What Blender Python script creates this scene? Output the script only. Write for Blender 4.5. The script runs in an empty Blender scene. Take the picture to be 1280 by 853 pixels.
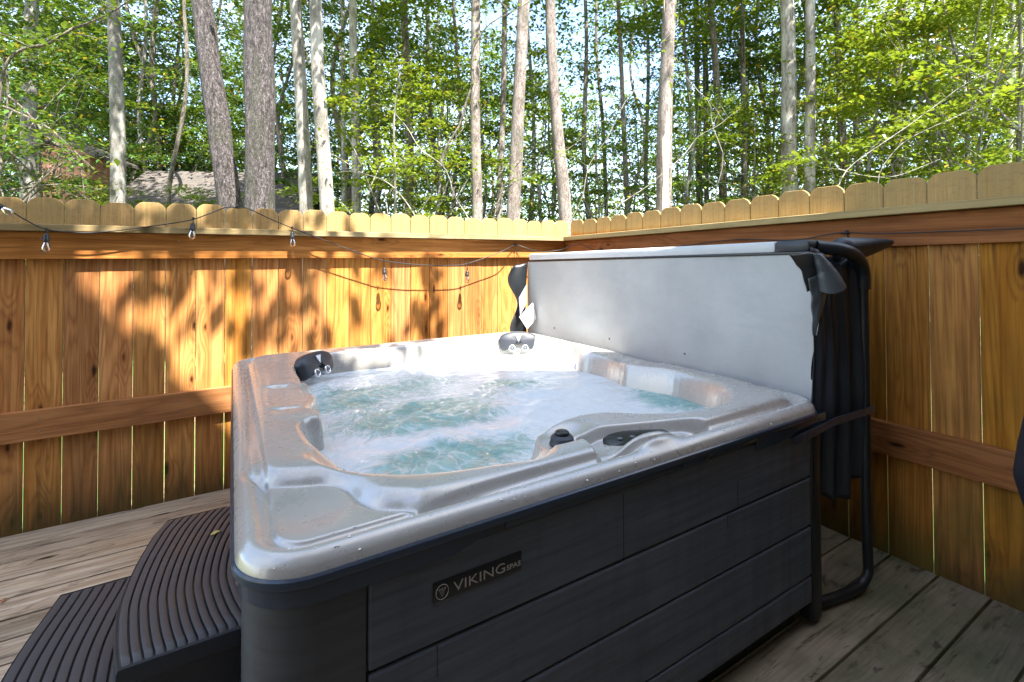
import bpy, bmesh, math, random
import numpy as np
from mathutils import Vector, Matrix, noise as mnoise
random.seed(7); rng = np.random.default_rng(7)
PI = math.pi
scene = bpy.context.scene
COL = scene.collection

# ------------------------------------------------------------------ camera
FPX, YAW, PITCH, ROLL, CV = 619.94, 32.031, 0.921, -0.175, 312.25
CAMZ = 1.49
y_, p_, r_ = map(math.radians, (YAW, PITCH, ROLL))
Fv = Vector((math.sin(y_)*math.cos(p_), math.cos(y_)*math.cos(p_), math.sin(p_)))
Rv = Vector((math.cos(y_), -math.sin(y_), 0)); Uv = Rv.cross(Fv)
Rv = Rv*math.cos(r_)+Uv*math.sin(r_); Uv = Rv.cross(Fv)
cd = bpy.data.cameras.new('camera'); cam = bpy.data.objects.new('camera', cd); COL.objects.link(cam)
cam.matrix_world = Matrix(((Rv.x, Uv.x, -Fv.x, 0), (Rv.y, Uv.y, -Fv.y, 0), (Rv.z, Uv.z, -Fv.z, CAMZ), (0, 0, 0, 1)))
cd.sensor_width = 36; cd.lens = FPX/1280*36; cd.shift_y = -(426.5-CV)/1280
cd.clip_start = 0.02; cd.clip_end = 2000
scene.camera = cam
def fp(u, d):                      # ground-plan point at image column u and depth d
    a = (u-640)/FPX*d
    return (math.sin(y_)*d+math.cos(y_)*a, math.cos(y_)*d-math.sin(y_)*a)

# ------------------------------------------------------------------ object helpers
def tag(o, label=None, cat=None, group=None, kind=None):
    if label: o['label'] = label
    if cat: o['category'] = cat
    if group: o['group'] = group
    if kind: o['kind'] = kind
    return o
def empty(name, loc=(0, 0, 0), rz=0):
    o = bpy.data.objects.new(name, None); COL.objects.link(o)
    o.location = loc; o.rotation_euler = (0, 0, rz); return o
def link(name, me, m=None, parent=None, loc=(0, 0, 0)):
    o = bpy.data.objects.new(name, me); COL.objects.link(o); o.location = loc
    if m: me.materials.append(m)
    if parent: o.parent = parent
    return o
def pyd(name, vs, fs, m, parent=None, smooth=False, loc=(0, 0, 0)):
    me = bpy.data.meshes.new(name); me.from_pydata([tuple(v) for v in vs], [], fs)
    if smooth: me.shade_smooth()
    return link(name, me, m, parent, loc)
class MB:
    def __init__(s): s.v = []; s.f = []
    def add(s, vs, fs):
        n = len(s.v); s.v += [tuple(v) for v in vs]; s.f += [tuple(i+n for i in f) for f in fs]
    def box(s, x0, y0, z0, x1, y1, z1, c=0.0):
        if c <= 0:
            s.add([(x0, y0, z0), (x1, y0, z0), (x1, y1, z0), (x0, y1, z0), (x0, y0, z1), (x1, y0, z1), (x1, y1, z1), (x0, y1, z1)],
                  [(0, 3, 2, 1), (4, 5, 6, 7), (0, 1, 5, 4), (1, 2, 6, 5), (2, 3, 7, 6), (3, 0, 4, 7)]); return
        bm = bmesh.new(); bmesh.ops.create_cube(bm, size=1)
        for v in bm.verts: v.co = ((x0+x1)/2+v.co.x*(x1-x0), (y0+y1)/2+v.co.y*(y1-y0), (z0+z1)/2+v.co.z*(z1-z0))
        bmesh.ops.bevel(bm, geom=bm.edges[:]+bm.verts[:], offset=c, segments=2, affect='EDGES', profile=.5)
        bm.verts.index_update()
        s.add([v.co[:] for v in bm.verts], [[v.index for v in f.verts] for f in bm.faces]); bm.free()
    def tube(s, pts, rad, n=10, cap=True):
        pts = [Vector(p) for p in pts]
        if not hasattr(rad, '__len__'): rad = [rad]*len(pts)
        t0 = (pts[1]-pts[0]).normalized(); a = t0.orthogonal().normalized(); base = len(s.v); up = a
        for i, p in enumerate(pts):
            t = (pts[min(i+1, len(pts)-1)]-pts[max(i-1, 0)]).normalized()
            up = (up-t*up.dot(t)).normalized(); w = t.cross(up)
            for k in range(n):
                an = 2*PI*k/n; s.v.append(tuple(p+(up*math.cos(an)+w*math.sin(an))*rad[i]))
        for i in range(len(pts)-1):
            for k in range(n):
                k2 = (k+1) % n; s.f.append((base+i*n+k, base+i*n+k2, base+(i+1)*n+k2, base+(i+1)*n+k))
        if cap:
            s.f.append(tuple(base+k for k in range(n))[::-1]); s.f.append(tuple(base+(len(pts)-1)*n+k for k in range(n)))
    def lathe(s, prof, n=20, M=None):
        b = len(s.v); M = M or Matrix.Identity(4)
        for r, z in prof:
            for k in range(n):
                an = 2*PI*k/n; s.v.append(tuple(M @ Vector((r*math.cos(an), r*math.sin(an), z))))
        for i in range(len(prof)-1):
            for k in range(n):
                k2 = (k+1) % n; s.f.append((b+i*n+k, b+i*n+k2, b+(i+1)*n+k2, b+(i+1)*n+k))
        s.f.append(tuple(b+k for k in range(n))[::-1]); s.f.append(tuple(b+(len(prof)-1)*n+k for k in range(n)))
    def build(s, name, m, parent=None, smooth=False, angle=None, loc=(0, 0, 0)):
        o = pyd(name, s.v, s.f, m, parent, smooth or angle is not None, loc)
        if angle is not None: o.data.set_sharp_from_angle(angle=math.radians(angle))
        return o
def spline(pts, k=8, closed=False):
    P = [np.array(p, float) for p in pts]; n = len(P); out = []
    for i in range(n if closed else n-1):
        g = lambda j: P[j % n] if closed else P[min(max(j, 0), n-1)]
        a, b, c, d = g(i-1), g(i), g(i+1), g(i+2)
        for j in range(k):
            t = j/k; out.append(.5*((2*b)+(c-a)*t+(2*a-5*b+4*c-d)*t*t+(3*b-a-3*c+d)*t**3))
    if not closed: out.append(P[-1])
    return out

# ------------------------------------------------------------------ materials
class NT:
    def __init__(s, name):
        s.m = bpy.data.materials.new(name); s.m.use_nodes = True; s.t = s.m.node_tree; s.t.nodes.clear()
        s.out = s.n('ShaderNodeOutputMaterial')
    def n(s, typ, **kw):
        nd = s.t.nodes.new(typ)
        for k, v in kw.items():
            if k in nd.inputs.keys(): s.set(nd.inputs[k], v)
            else: setattr(nd, k, v)
        return nd
    def set(s, sock, v):
        if isinstance(v, bpy.types.NodeSocket): s.t.links.new(v, sock)
        elif isinstance(v, bpy.types.Node): s.t.links.new(v.outputs[0], sock)
        else: sock.default_value = v
    def math(s, op, a, b=0.0, clamp=False):
        nd = s.t.nodes.new('ShaderNodeMath'); nd.operation = op; nd.use_clamp = clamp
        s.set(nd.inputs[0], a); s.set(nd.inputs[1], b); return nd.outputs[0]
    def mix(s, f, a, b, mode='MIX'):
        nd = s.t.nodes.new('ShaderNodeMix'); nd.data_type = 'RGBA'; nd.blend_type = mode
        s.set(nd.inputs[0], f); s.set(nd.inputs[6], c4(a)); s.set(nd.inputs[7], c4(b)); return nd.outputs[2]
    def ramp(s, f, stops):
        nd = s.t.nodes.new('ShaderNodeValToRGB'); s.set(nd.inputs[0], f); e = nd.color_ramp.elements
        while len(e) < len(stops): e.new(.5)
        for i, (p, c) in enumerate(stops): e[i].position = p; e[i].color = c4(c) if hasattr(c, '__len__') else (c, c, c, 1)
        return nd.outputs[0]
    def mapr(s, v, a, b, c=0., d=1.):
        nd = s.t.nodes.new('ShaderNodeMapRange'); s.set(nd.inputs[0], v)
        for i, q in enumerate((a, b, c, d)): nd.inputs[1+i].default_value = q
        return nd.outputs[0]
    def coord(s, which='Object', sc=(1, 1, 1), add=None):
        c = s.n('ShaderNodeTexCoord').outputs[which]
        if add is not None: c = s.vm('ADD', c, add)
        return s.vm('MULTIPLY', c, sc)
    def vm(s, op, a, b):
        nd = s.t.nodes.new('ShaderNodeVectorMath'); nd.operation = op
        s.set(nd.inputs[0], a); s.set(nd.inputs[1], b); return nd.outputs[0]
    def noise(s, vec, sc=5., det=4., rough=.55, dist=0., out=0):
        nd = s.n('ShaderNodeTexNoise'); s.set(nd.inputs['Vector'], vec); nd.inputs['Scale'].default_value = sc
        nd.inputs['Detail'].default_value = det; nd.inputs['Roughness'].default_value = rough; nd.inputs['Distortion'].default_value = dist
        return nd.outputs[out]
    def bump(s, h, st=.3, dist=.01, nrm=None):
        nd = s.n('ShaderNodeBump'); s.set(nd.inputs['Height'], h); s.set(nd.inputs['Strength'], st)
        nd.inputs['Distance'].default_value = dist
        if nrm is not None: s.set(nd.inputs['Normal'], nrm)
        return nd.outputs[0]
    def pbr(s, col, rough=.5, metal=0., nrm=None, **kw):
        b = s.n('ShaderNodeBsdfPrincipled'); s.set(b.inputs['Base Color'], c4(col)); s.set(b.inputs['Roughness'], rough)
        s.set(b.inputs['Metallic'], metal)
        if nrm is not None: s.set(b.inputs['Normal'], nrm)
        for k, v in kw.items(): s.set(b.inputs[k.replace('_', ' ')], v)
        return b
    def done(s, sh): s.set(s.out.inputs[0], sh); return s.m
def c4(c): return (*c, 1) if isinstance(c, (tuple, list)) and len(c) == 3 else c
def plain(name, col, rough=.5, metal=0., bump=0., bs=200, **kw):
    t = NT(name); nz = t.noise(t.coord(), bs, 3)
    big = t.noise(t.coord(), 6, 4)
    c = t.mix(t.mapr(big, .3, .7, 0, .3), col, tuple(x*.72 for x in col))
    return t.done(t.pbr(c, t.mapr(big, .3, .7, rough*.85, min(1, rough*1.15)), metal, t.bump(nz, bump, .002) if bump else None, **kw))

def wood(name, axis, base, light, dark, rough=.65, island=False, weather=None, knots=1.0, cross='X', spec=.12):
    t = NT(name)
    rnd = t.n('ShaderNodeNewGeometry').outputs['Random Per Island'] if island else t.n('ShaderNodeObjectInfo').outputs['Random']
    off = t.n('ShaderNodeCombineXYZ', X=t.math('MULTIPLY', rnd, 37.3), Y=t.math('MULTIPLY', rnd, 11.7), Z=t.math('MULTIPLY', rnd, 53.1)).outputs[0]
    def sc(c, a): return tuple(a if k == axis else c for k in 'XYZ')
    # knots: sparse voronoi cells elongated along the grain
    sx_ = t.n('ShaderNodeSeparateXYZ', Vector=t.coord(add=off)).outputs
    ca, aa = {'Z': (0 if cross == 'X' else 1, 2), 'X': (2 if cross == 'Z' else 1, 0), 'Y': (2, 1)}[axis]
    kv = t.n('ShaderNodeCombineXYZ', X=t.math('MULTIPLY', sx_[ca], 8.), Y=t.math('MULTIPLY', sx_[aa], 2.6)).outputs[0]
    vo = t.n('ShaderNodeTexVoronoi', voronoi_dimensions='2D'); t.set(vo.inputs['Vector'], kv); vo.inputs['Scale'].default_value = 1
    kd = vo.outputs['Distance']; krnd = t.n('ShaderNodeSeparateColor', Color=vo.outputs['Color']).outputs[0]
    kon = t.math('GREATER_THAN', krnd, 1-.26*knots)
    krs = t.n('ShaderNodeSeparateColor', Color=vo.outputs['Color']).outputs[1]; kdn = t.math('ADD', kd, t.math('ADD', t.math('MULTIPLY', t.math('SUBTRACT', t.noise(kv, 9, 3), .5), .09), t.math('MULTIPLY', krs, .075))); knot = t.math('MULTIPLY', t.mapr(kdn, .15, .06), kon)
    halo = t.math('MULTIPLY', t.mapr(kd, .45, .05), kon)
    lowf = t.noise(t.coord(sc=sc(5.5, .45), add=off), 1, 3, .5, .4)
    field = t.math('ADD', t.math('MULTIPLY', lowf, 15), t.math('MULTIPLY', halo, 2.2))
    rings = t.math('PINGPONG', field, .5)                     # cathedral bands
    rings = t.math('POWER', t.math('MULTIPLY', rings, 2), 1.6)
    fine = t.noise(t.coord(sc=sc(130, 2.5), add=off), 1, 3, .6)
    mid = t.noise(t.coord(sc=sc(22, .9), add=off), 1, 4, .6, .3)
    blot = t.noise(t.coord(sc=(3, 3, 3), add=off), 1, 4, .6)
    col = t.mix(t.mapr(mid, .32, .7), base, light)
    col = t.mix(t.math('MULTIPLY', rings, .48), col, dark)
    col = t.mix(t.math('MULTIPLY', t.mapr(fine, .48, .68), .36), col, dark)
    col = t.mix(t.mapr(blot, .45, .75, 0, .32), col, dark)
    col = t.mix(t.math('MULTIPLY', halo, .3), col, dark)
    col = t.mix(knot, col, tuple(x*.22 for x in dark))
    # board to board tone
    streak = t.noise(t.coord(sc=sc(45, .7), add=off), 1, 4, .65)
    col = t.mix(t.mapr(streak, .51, .66, 0, .5), col, dark)
    hv = t.n('ShaderNodeHueSaturation', Color=col); t.set(hv.inputs['Value'], t.mapr(rnd, 0, 1, .72, 1.22)); t.set(hv.inputs['Saturation'], t.mapr(t.math('FRACT', t.math('MULTIPLY', rnd, 7.31)), 0, 1, .92, 1.0)); t.set(hv.inputs['Hue'], t.mapr(t.math('FRACT', t.math('MULTIPLY', rnd, 3.7)), 0, 1, .495, .5015))
    col = hv.outputs[0]
    if weather: col = weather(t, col, fine, mid, blot)
    h = t.math('ADD', t.math('MULTIPLY', fine, .5), t.math('ADD', t.math('MULTIPLY', rings, .35), t.math('MULTIPLY', knot, -.6)))
    return t.done(t.pbr(col, t.mapr(fine, .3, .7, rough-.1, rough+.12), 0, t.bump(h, .5, .003), Specular_IOR_Level=spec))

def sep(t, which='Object'):
    return t.n('ShaderNodeSeparateXYZ', Vector=t.n('ShaderNodeTexCoord').outputs[which]).outputs
def w_picket(top, mossy=0.):
    def f(t, col, fine, mid, blot):
        z = sep(t)[2]
        x_ = sep(t)[0 if mossy < .5 else 1]
        ax_ = t.math('SUBTRACT', t.math('ABSOLUTE', x_), .042)
        for nz_ in (.555, .615, 1.545, 1.595):
            dz_ = t.math('SUBTRACT', z, nz_)
            r2 = t.math('SQRT', t.math('ADD', t.math('MULTIPLY', ax_, ax_), t.math('MULTIPLY', dz_, dz_)))
            stn = t.math('MULTIPLY', t.mapr(t.math('ABSOLUTE', t.math('ADD', ax_, t.math('MULTIPLY', t.math('SUBTRACT', fine, .5), .006))), .006, .001), t.math('MULTIPLY', t.mapr(dz_, -.13, -.01), t.math('LESS_THAN', dz_, 0)))
            col = t.mix(t.math('MULTIPLY', stn, .5), col, (.05, .03, .02))
        k = t.mapr(t.math('ADD', z, t.math('MULTIPLY', blot, .02)), top, top+.03)
        up = t.mix(t.mapr(fine, .35, .65), (.42, .30, .12), (.27, .16, .05))
        up = t.mix(t.mapr(blot, .42, .6, 0, .7), up, (.25, .20, .08)); up = t.mix(t.mapr(mid, .5, .75, 0, .8), up, (.22, .12, .04))
        up = t.mix(t.mapr(t.noise(t.coord(sc=(9, 9, 14), add=None), 3, 4, .7), .52, .66, 0, .65), up, (.11, .085, .045)); up = t.mix(.5, up, t.mix(.5, col, (.5, .4, .2)))
        col = t.mix(k, col, up)
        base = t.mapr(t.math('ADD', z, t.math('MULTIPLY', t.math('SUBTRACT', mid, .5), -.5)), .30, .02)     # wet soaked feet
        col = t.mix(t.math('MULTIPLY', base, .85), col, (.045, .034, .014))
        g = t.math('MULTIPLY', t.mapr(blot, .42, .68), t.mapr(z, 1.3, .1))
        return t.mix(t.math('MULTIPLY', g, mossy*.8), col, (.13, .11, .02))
    return f
def w_deck(t, col, fine, mid, blot):
    s = sep(t); x = s[0]
    c = t.noise(t.n('ShaderNodeTexCoord').outputs['Object'], 2.2, 5, .6)
    c2 = t.noise(t.vm('MULTIPLY', t.n('ShaderNodeTexCoord').outputs['Object'], (3.5, 30, 10)), 1, 5, .7, .6)
    right = t.mapr(x, .9, 1.9)
    green = t.math('MULTIPLY', right, t.mapr(c, .38, .62))
    col = t.mix(t.math('MULTIPLY', right, .5), col, (.17, .15, .115))
    col = t.mix(t.math('MULTIPLY', green, .75), col, (.075, .095, .045))
    col = t.mix(t.math('MULTIPLY', t.mapr(c2, .57, .66), .75), col, (.04, .03, .02))      # splits and worn patches
    rot = t.noise(t.vm('MULTIPLY', t.n('ShaderNodeTexCoord').outputs['Object'], (4, 10, 10)), 1, 4, .7, 1.)
    col = t.mix(t.math('MULTIPLY', t.mapr(rot, .60, .66), t.mapr(x, 0, 1.5, .4, .8)), col, (.05, .035, .025))
    return col
M = {}
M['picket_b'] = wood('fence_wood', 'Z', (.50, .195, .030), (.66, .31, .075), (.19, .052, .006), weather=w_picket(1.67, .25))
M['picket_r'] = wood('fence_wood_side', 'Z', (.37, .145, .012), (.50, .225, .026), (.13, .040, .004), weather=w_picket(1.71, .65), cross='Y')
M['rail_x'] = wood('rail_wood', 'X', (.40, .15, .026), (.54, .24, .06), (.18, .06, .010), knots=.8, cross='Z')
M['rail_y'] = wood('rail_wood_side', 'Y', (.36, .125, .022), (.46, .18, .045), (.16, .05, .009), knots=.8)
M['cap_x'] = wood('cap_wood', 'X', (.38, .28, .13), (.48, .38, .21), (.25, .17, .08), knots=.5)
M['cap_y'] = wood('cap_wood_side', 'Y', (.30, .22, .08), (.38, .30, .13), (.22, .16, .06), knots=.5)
M['deck'] = wood('deck_wood', 'X', (.36, .27, .175), (.48, .39, .28), (.16, .105, .06), rough=.6, island=True, weather=w_deck, knots=.7)

def acrylic():
    t = NT('shell_acrylic')
    big = t.noise(t.coord(), 3, 4)
    col = t.mix(t.mapr(big, .35, .7), (.47, .45, .42), (.40, .38, .35))
    rg = t.mapr(t.noise(t.coord(), 14, 5), .3, .7,   .24, .32)
    nb = None
    return t.done(t.pbr(col, rg, .30, nb, Coat_Weight=.25, Coat_Roughness=.15, Coat_IOR=1.5))
M['shell'] = acrylic()
def cabinet_m(name, base, blue):
    t = NT(name)
    g = t.noise(t.coord(sc=(3, 3, 60)), 1, 5, .65)
    d = t.noise(t.coord(sc=(14, 14, 1.5)), 1, 4, .6)
    sp = t.noise(t.coord(), 500, 2)
    col = t.mix(t.mapr(g, .3, .7), base, blue)
    col = t.mix(t.mapr(d, .55, .75, 0, .5), col, (.05, .055, .065))
    col = t.mix(t.mapr(sp, .6, .75, 0, .5), col, (.07, .075, .085))
    h = t.math('ADD', g, t.math('MULTIPLY', sp, .35))
    return t.done(t.pbr(col, t.mapr(d, .35, .65, .36, .55), 0, t.bump(h, .35, .002)))
M['cab'] = cabinet_m('cabinet_plastic', (.050, .056, .068), (.092, .104, .126))
M['corner'] = cabinet_m('corner_plastic', (.034, .036, .040), (.052, .056, .062))
M['trim'] = plain('trim_plastic', (.030, .042, .064), .2, bump=.06)
M['black'] = plain('black_plastic', (.012, .013, .016), .38, bump=.15)
M['rubber'] = plain('pillow_foam', (.026, .030, .042), .5, bump=.3, bs=350)
M['chrome'] = plain('jet_ring_metal', (.72, .74, .78), .2, .8)
M['jetgrey'] = plain('jet_grey', (.10, .11, .13), .35)
M['silver'] = plain('badge_silver', (.50, .48, .43), .35, .6)
M['badge'] = plain('badge_black', (.007, .007, .008), .3)
M['step'] = plain('step_plastic', (.056, .052, .054), .5, bump=.35, bs=420)
M['step_edge'] = plain('step_edge_plastic', (.022, .026, .034), .35, bump=.15)
M['tube'] = plain('powder_coated_tube', (.011, .013, .016), .42, bump=.2, bs=500)
M['cable'] = plain('cable_rubber', (.012, .012, .013), .5)
M['metal'] = plain('screw_metal', (.35, .33, .30), .4, .9)
M['white_strap'] = plain('white_patch', (.72, .73, .76), .6, bump=.3)
M['grey_strap'] = plain('grey_patch', (.32, .35, .42), .6, bump=.3)
def fabric(name, col, col2, sc=420, rough=.55, bst=.3):
    t = NT(name)
    w1 = t.n('ShaderNodeTexWave'); w1.bands_direction = 'Y'; t.set(w1.inputs['Vector'], t.coord()); w1.inputs['Scale'].default_value = sc/10; w1.inputs['Distortion'].default_value = .8
    w2 = t.n('ShaderNodeTexWave'); w2.bands_direction = 'Z'; t.set(w2.inputs['Vector'], t.coord()); w2.inputs['Scale'].default_value = sc/10; w2.inputs['Distortion'].default_value = .8
    wv = t.math('MULTIPLY', w1.outputs[1], w2.outputs[1])
    big = t.noise(t.coord(), 3.5, 5, .6)
    c = t.mix(t.mapr(big, .35, .7), col, col2)
    c = t.mix(t.math('MULTIPLY', wv, .12), c, tuple(x*.6 for x in col))
    soft = t.noise(t.coord(), 7, 3); st_ = t.noise(t.coord(sc=(1, 2.2, 5)), 2, 5, .7); c = t.mix(t.mapr(st_, .52, .75, 0, .22), c, tuple(x*.6 for x in col))
    nb = t.bump(wv, bst*.35, .001, t.bump(soft, .18, .02))
    return t.done(t.pbr(c, rough, 0, nb))
M['liner'] = fabric('cover_liner', (.35, .355, .35), (.43, .435, .425))
M['vinyl_l'] = fabric('cover_vinyl_light', (.50, .52, .54), (.56, .57, .58), rough=.45)
M['vinyl_d'] = fabric('cover_vinyl_dark', (.012, .015, .021), (.022, .027, .036), rough=.42, bst=.8)
M['vinyl_g'] = fabric('cover_vinyl_grey', (.050, .058, .068), (.080, .090, .100), rough=.38, bst=.8)
M['bag'] = fabric('grill_cover_fabric', (.010, .012, .017), (.017, .020, .028), rough=.6, bst=.8)
def glass(name, tint):
    t = NT(name); fr = t.n('ShaderNodeFresnel', IOR=1.5)
    tr = t.n('ShaderNodeBsdfTransparent', Color=c4(tint)); gl = t.n('ShaderNodeBsdfGlossy', Roughness=.05)
    mx = t.n('ShaderNodeMixShader'); t.set(mx.inputs[0], t.math('ADD', t.math('MULTIPLY', fr.outputs[0], 1.4), .1, True)); t.set(mx.inputs[1], tr); t.set(mx.inputs[2], gl)
    return t.done(mx)
M['bulb'] = glass('bulb_glass', (.86, .82, .74))
M['filament'] = plain('filament', (.5, .3, .12), .4, .5)

# ------------------------------------------------------------------ numpy helpers: polygon distance and noise
def poly_sd(X, Y, poly):           # signed distance, positive inside
    P = np.array(poly); Q = np.roll(P, -1, 0)
    d2 = np.full(X.shape, 1e9); ins = np.zeros(X.shape, bool)
    for (ax, ay), (bx, by) in zip(P, Q):
        ex, ey = bx-ax, by-ay; L = ex*ex+ey*ey+1e-12
        t = np.clip(((X-ax)*ex+(Y-ay)*ey)/L, 0, 1)
        d2 = np.minimum(d2, (X-ax-t*ex)**2+(Y-ay-t*ey)**2)
        c = (ay > Y) != (by > Y)
        ins ^= c & (X < (bx-ax)*(Y-ay)/(by-ay+1e-12)+ax)
    return np.where(ins, 1, -1)*np.sqrt(d2)
_tab = np.random.default_rng(3).random((256, 256))
def vnoise(X, Y):
    xi = np.floor(X).astype(int); yi = np.floor(Y).astype(int); fx = X-xi; fy = Y-yi
    fx = fx*fx*(3-2*fx); fy = fy*fy*(3-2*fy)
    g = lambda a, b: _tab[a % 256, b % 256]
    return (g(xi, yi)*(1-fx)+g(xi+1, yi)*fx)*(1-fy)+(g(xi, yi+1)*(1-fx)+g(xi+1, yi+1)*fx)*fy
def fbm(X, Y, o=5, r=.5):
    s = 0; a = 1; n = 0
    for i in range(o): s = s+a*vnoise(X*2**i+17*i, Y*2**i+31*i); n += a; a *= r
    return s/n
def sstep(a, b, x): t = np.clip((x-a)/(b-a), 0, 1); return t*t*(3-2*t)
def smin(a, b, k): h = np.clip(.5+.5*(b-a)/k, 0, 1); return b*(1-h)+a*h-k*h*(1-h)

# ------------------------------------------------------------------ HOT TUB
tub = tag(empty('hot_tub', (1.12, 2.2, 0)), 'large square hot tub with silver-grey shell, black planked cabinet and foaming water', 'hot tub')
TP = Vector((1.12, 2.2, 0))
def T(o): o.location = o.location-TP; return o      # children keep world coordinates
X0, X1, Y0, Y1 = .055, 2.20, 1.05, 3.36
def shear(x, y): return x+.045*(y-Y0)*(1-(x-X0)/(X1-X0))
WATER = .80
contour = [(.47,2.93),(.44,2.75),(.43,2.57),(.405,2.50),(.445,2.42),(.395,2.34),(.435,2.22),(.40,2.10),(.375,2.0),(.388,1.93),(.375,1.885),(.335,1.86),(.33,1.80),(.375,1.70),(.43,1.61),(.49,1.545),(.56,1.49),(.64,1.455),(.76,1.425),(.88,1.39),
  (.945,1.385),(1.02,1.41),(1.16,1.43),(1.28,1.40),(1.38,1.32),(1.5,1.255),(1.62,1.23),(1.75,1.245),(1.87,1.31),(1.945,1.41),(1.98,1.54),(1.985,1.68),(1.95,1.80),(1.925,1.89),(1.915,1.96),(1.945,2.03),(1.965,2.13),(1.955,2.25),(1.935,2.35),(1.98,2.42),(2.05,2.50),(2.08,2.64),(2.05,2.82),(1.95,2.96),(1.76,3.07),(1.56,3.09),(1.44,3.05),(1.32,3.07),(.97,3.08),(.72,3.09),(.56,3.05)]
cont = [tuple(p) for p in spline(contour, 4, True)]
def rrect(X, Y, x0, x1, y0, y1, r):
    cx, cy = (x0+x1)/2, (y0+y1)/2; qx = np.abs(X-cx)-(x1-x0)/2+r; qy = np.abs(Y-cy)-(y1-y0)/2+r
    return -(np.hypot(np.maximum(qx, 0), np.maximum(qy, 0))+np.minimum(np.maximum(qx, qy), 0)-r)
# body = raised part of the rim; the south-west corner is cut away by an S curve leaving a low tray
body = spline([(.113,1.60),(.118,1.525),(.155,1.462),(.22,1.425),(.285,1.395),(.325,1.335),(.338,1.255),(.36,1.20),(.41,1.160),(.47,1.122),(.60,1.108),(.80,1.105)], 6)
body = [tuple(p) for p in body]+[(1.0,1.105),(1.4,1.105),(1.9,1.105)]+[tuple(p) for p in spline([(2.0,1.108),(2.06,1.125),(2.10,1.175),(2.11,1.26),(2.15,1.33)], 5)]+[(2.16,1.6),(2.16,3.05)]+\
  [tuple(p) for p in spline([(2.155,3.1),(2.13,3.22),(2.0,3.285),(1.7,3.30),(1.0,3.305),(.40,3.30),(.27,3.27),(.225,3.18),(.205,3.0),(.17,2.3),(.13,1.78)], 5)]
def shell_h(X, Y):
    XU = X-.045*(Y-Y0)*(1-(X-X0)/(X1-X0))
    d = rrect(XU, Y, X0, X1, Y0, Y1, .145)
    q = np.clip(d/.028, 0, 1)
    lip = .862+.031*np.sqrt(1-(1-q)**2)+.008*np.exp(-((d-.034)/.017)**2)-.011*np.exp(-((d-.070)/.015)**2)
    lip = lip
    tray = .893-.010*np.exp(-((((X-.21)/.09)**2+((Y-1.28)/.09)**2)**2))     # shallow dish in the corner tray
    base = lip*(1-sstep(.074, .084, d))+tray*sstep(.074, .084, d)
    dB = poly_sd(X, Y, body)
    bodyh = .036*(.6*sstep(-.004, .045, dB)+.4*sstep(-.004, .085, dB))-.011*np.exp(-((dB+.004)/.011)**2)
    sW = -poly_sd(X, Y, cont)
    crest = .012*sstep(.07, .03, dB-.02)
    wide = np.exp(-(((X-.42)/.30)**2+((Y-1.42)/.34)**2)**2)*sstep(1.885, 1.865, Y)
    wide2 = .09*np.exp(-(((X-.85)/.25)**2+((Y-1.33)/.2)**2))
    front = np.exp(-(((X-.60)/.36)**2)**3)*sstep(1.62, 1.52, Y)*sstep(.95, .90, X)
    lin = np.clip(np.maximum(wide, front), 0, 1)
    w = .052+.105*np.clip(wide, 0, 1)*(1-front)+.215*front
    w = w-.026*np.exp(-(((X-.36)/.06)**2+((Y-1.93)/.075)**2)**2)
    t = np.clip(sW/w, 0, 1)
    wall = WATER-.012+.150*((1-(1-t)**2.0)*(1-lin)+(.80*t+.2*t*t)*lin)
    top = base+bodyh-.004*sstep(.02, .12, dB)
    # side benches and arm blocks, slightly lower than the rim
    dep = lambda cx, cy, a, b, k: k*np.exp(-(((X-cx)/a)**2+((Y-cy)/b)**2)**2)
    top = top-dep(.98, 1.29, .13, .085, .036)*sstep(1.20, 1.23, Y)      # knob shelf
    top = top-.040*sstep(1.01, 1.045, X-.25*(Y-1.2))*sstep(1.52, 1.46, X)*sstep(1.095, 1.115, Y-.0*X)*sstep(.018, -.018, Y-(1.275-.33*(X-1.08)))*1.0   # control panel trough
    top = top+.044*np.exp(-(((X-1.23)/.135)**2+((Y-1.122)/.036)**2)**2)   # hump before the panel
    top = top-dep(2.045, 2.05, .055, .075, .022)-dep(2.05, 2.02, .10, .20, .020)
    top = top-dep(.285, 2.44, .045, .020, .018)-dep(.275, 2.07, .05, .024, .020)-dep(.31, 2.25, .09, .22, .012)
    top = top+dep(.31, 1.98, .085, .07, .006)
    top = top-dep(1.0, 3.17, .34, .035, .012)
    h = smin(top, wall, .022)
    # below the water: bench and footwell
    inner = -sW
    below = WATER-.012-np.minimum(inner*5.0, .30)
    below = below-.40*sstep(.36, .42, inner)
    return np.where(sW <= 0, below, h), d
nx, ny = 520, 560
gx = np.linspace(0, 1, nx); gy = np.linspace(0, 1, ny)
U, V = np.meshgrid(gx, gy, indexing='ij')
# superellipse-style remap keeps the grid border on the rounded outline
XX = X0+U*(X1-X0); YY = Y0+V*(Y1-Y0)
r = .145
def roundmap(XX, YY):
    cx = np.clip(XX, X0+r, X1-r); cy = np.clip(YY, Y0+r, Y1-r); dx = XX-cx; dy = YY-cy
    m = np.maximum(np.abs(dx), np.abs(dy)); l = np.hypot(dx, dy)+1e-9
    k = np.where(m > 0, m/l, 1); return cx+dx*k, cy+dy*k
XX, YY = roundmap(XX, YY); XX = XX+.045*(YY-Y0)*(1-(XX-X0)/(X1-X0))
ZZ, DD = shell_h(XX, YY)
vs = np.stack([XX, YY, ZZ], -1).reshape(-1, 3).tolist()
idx = lambda i, j: i*ny+j
fs = [(idx(i, j), idx(i+1, j), idx(i+1, j+1), idx(i, j+1)) for i in range(nx-1) for j in range(ny-1)]
shell = T(pyd('shell', vs, fs, M['shell'], tub, smooth=True))
def surf(x, y): return float(shell_h(np.array([x]), np.array([y]))[0][0])
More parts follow.
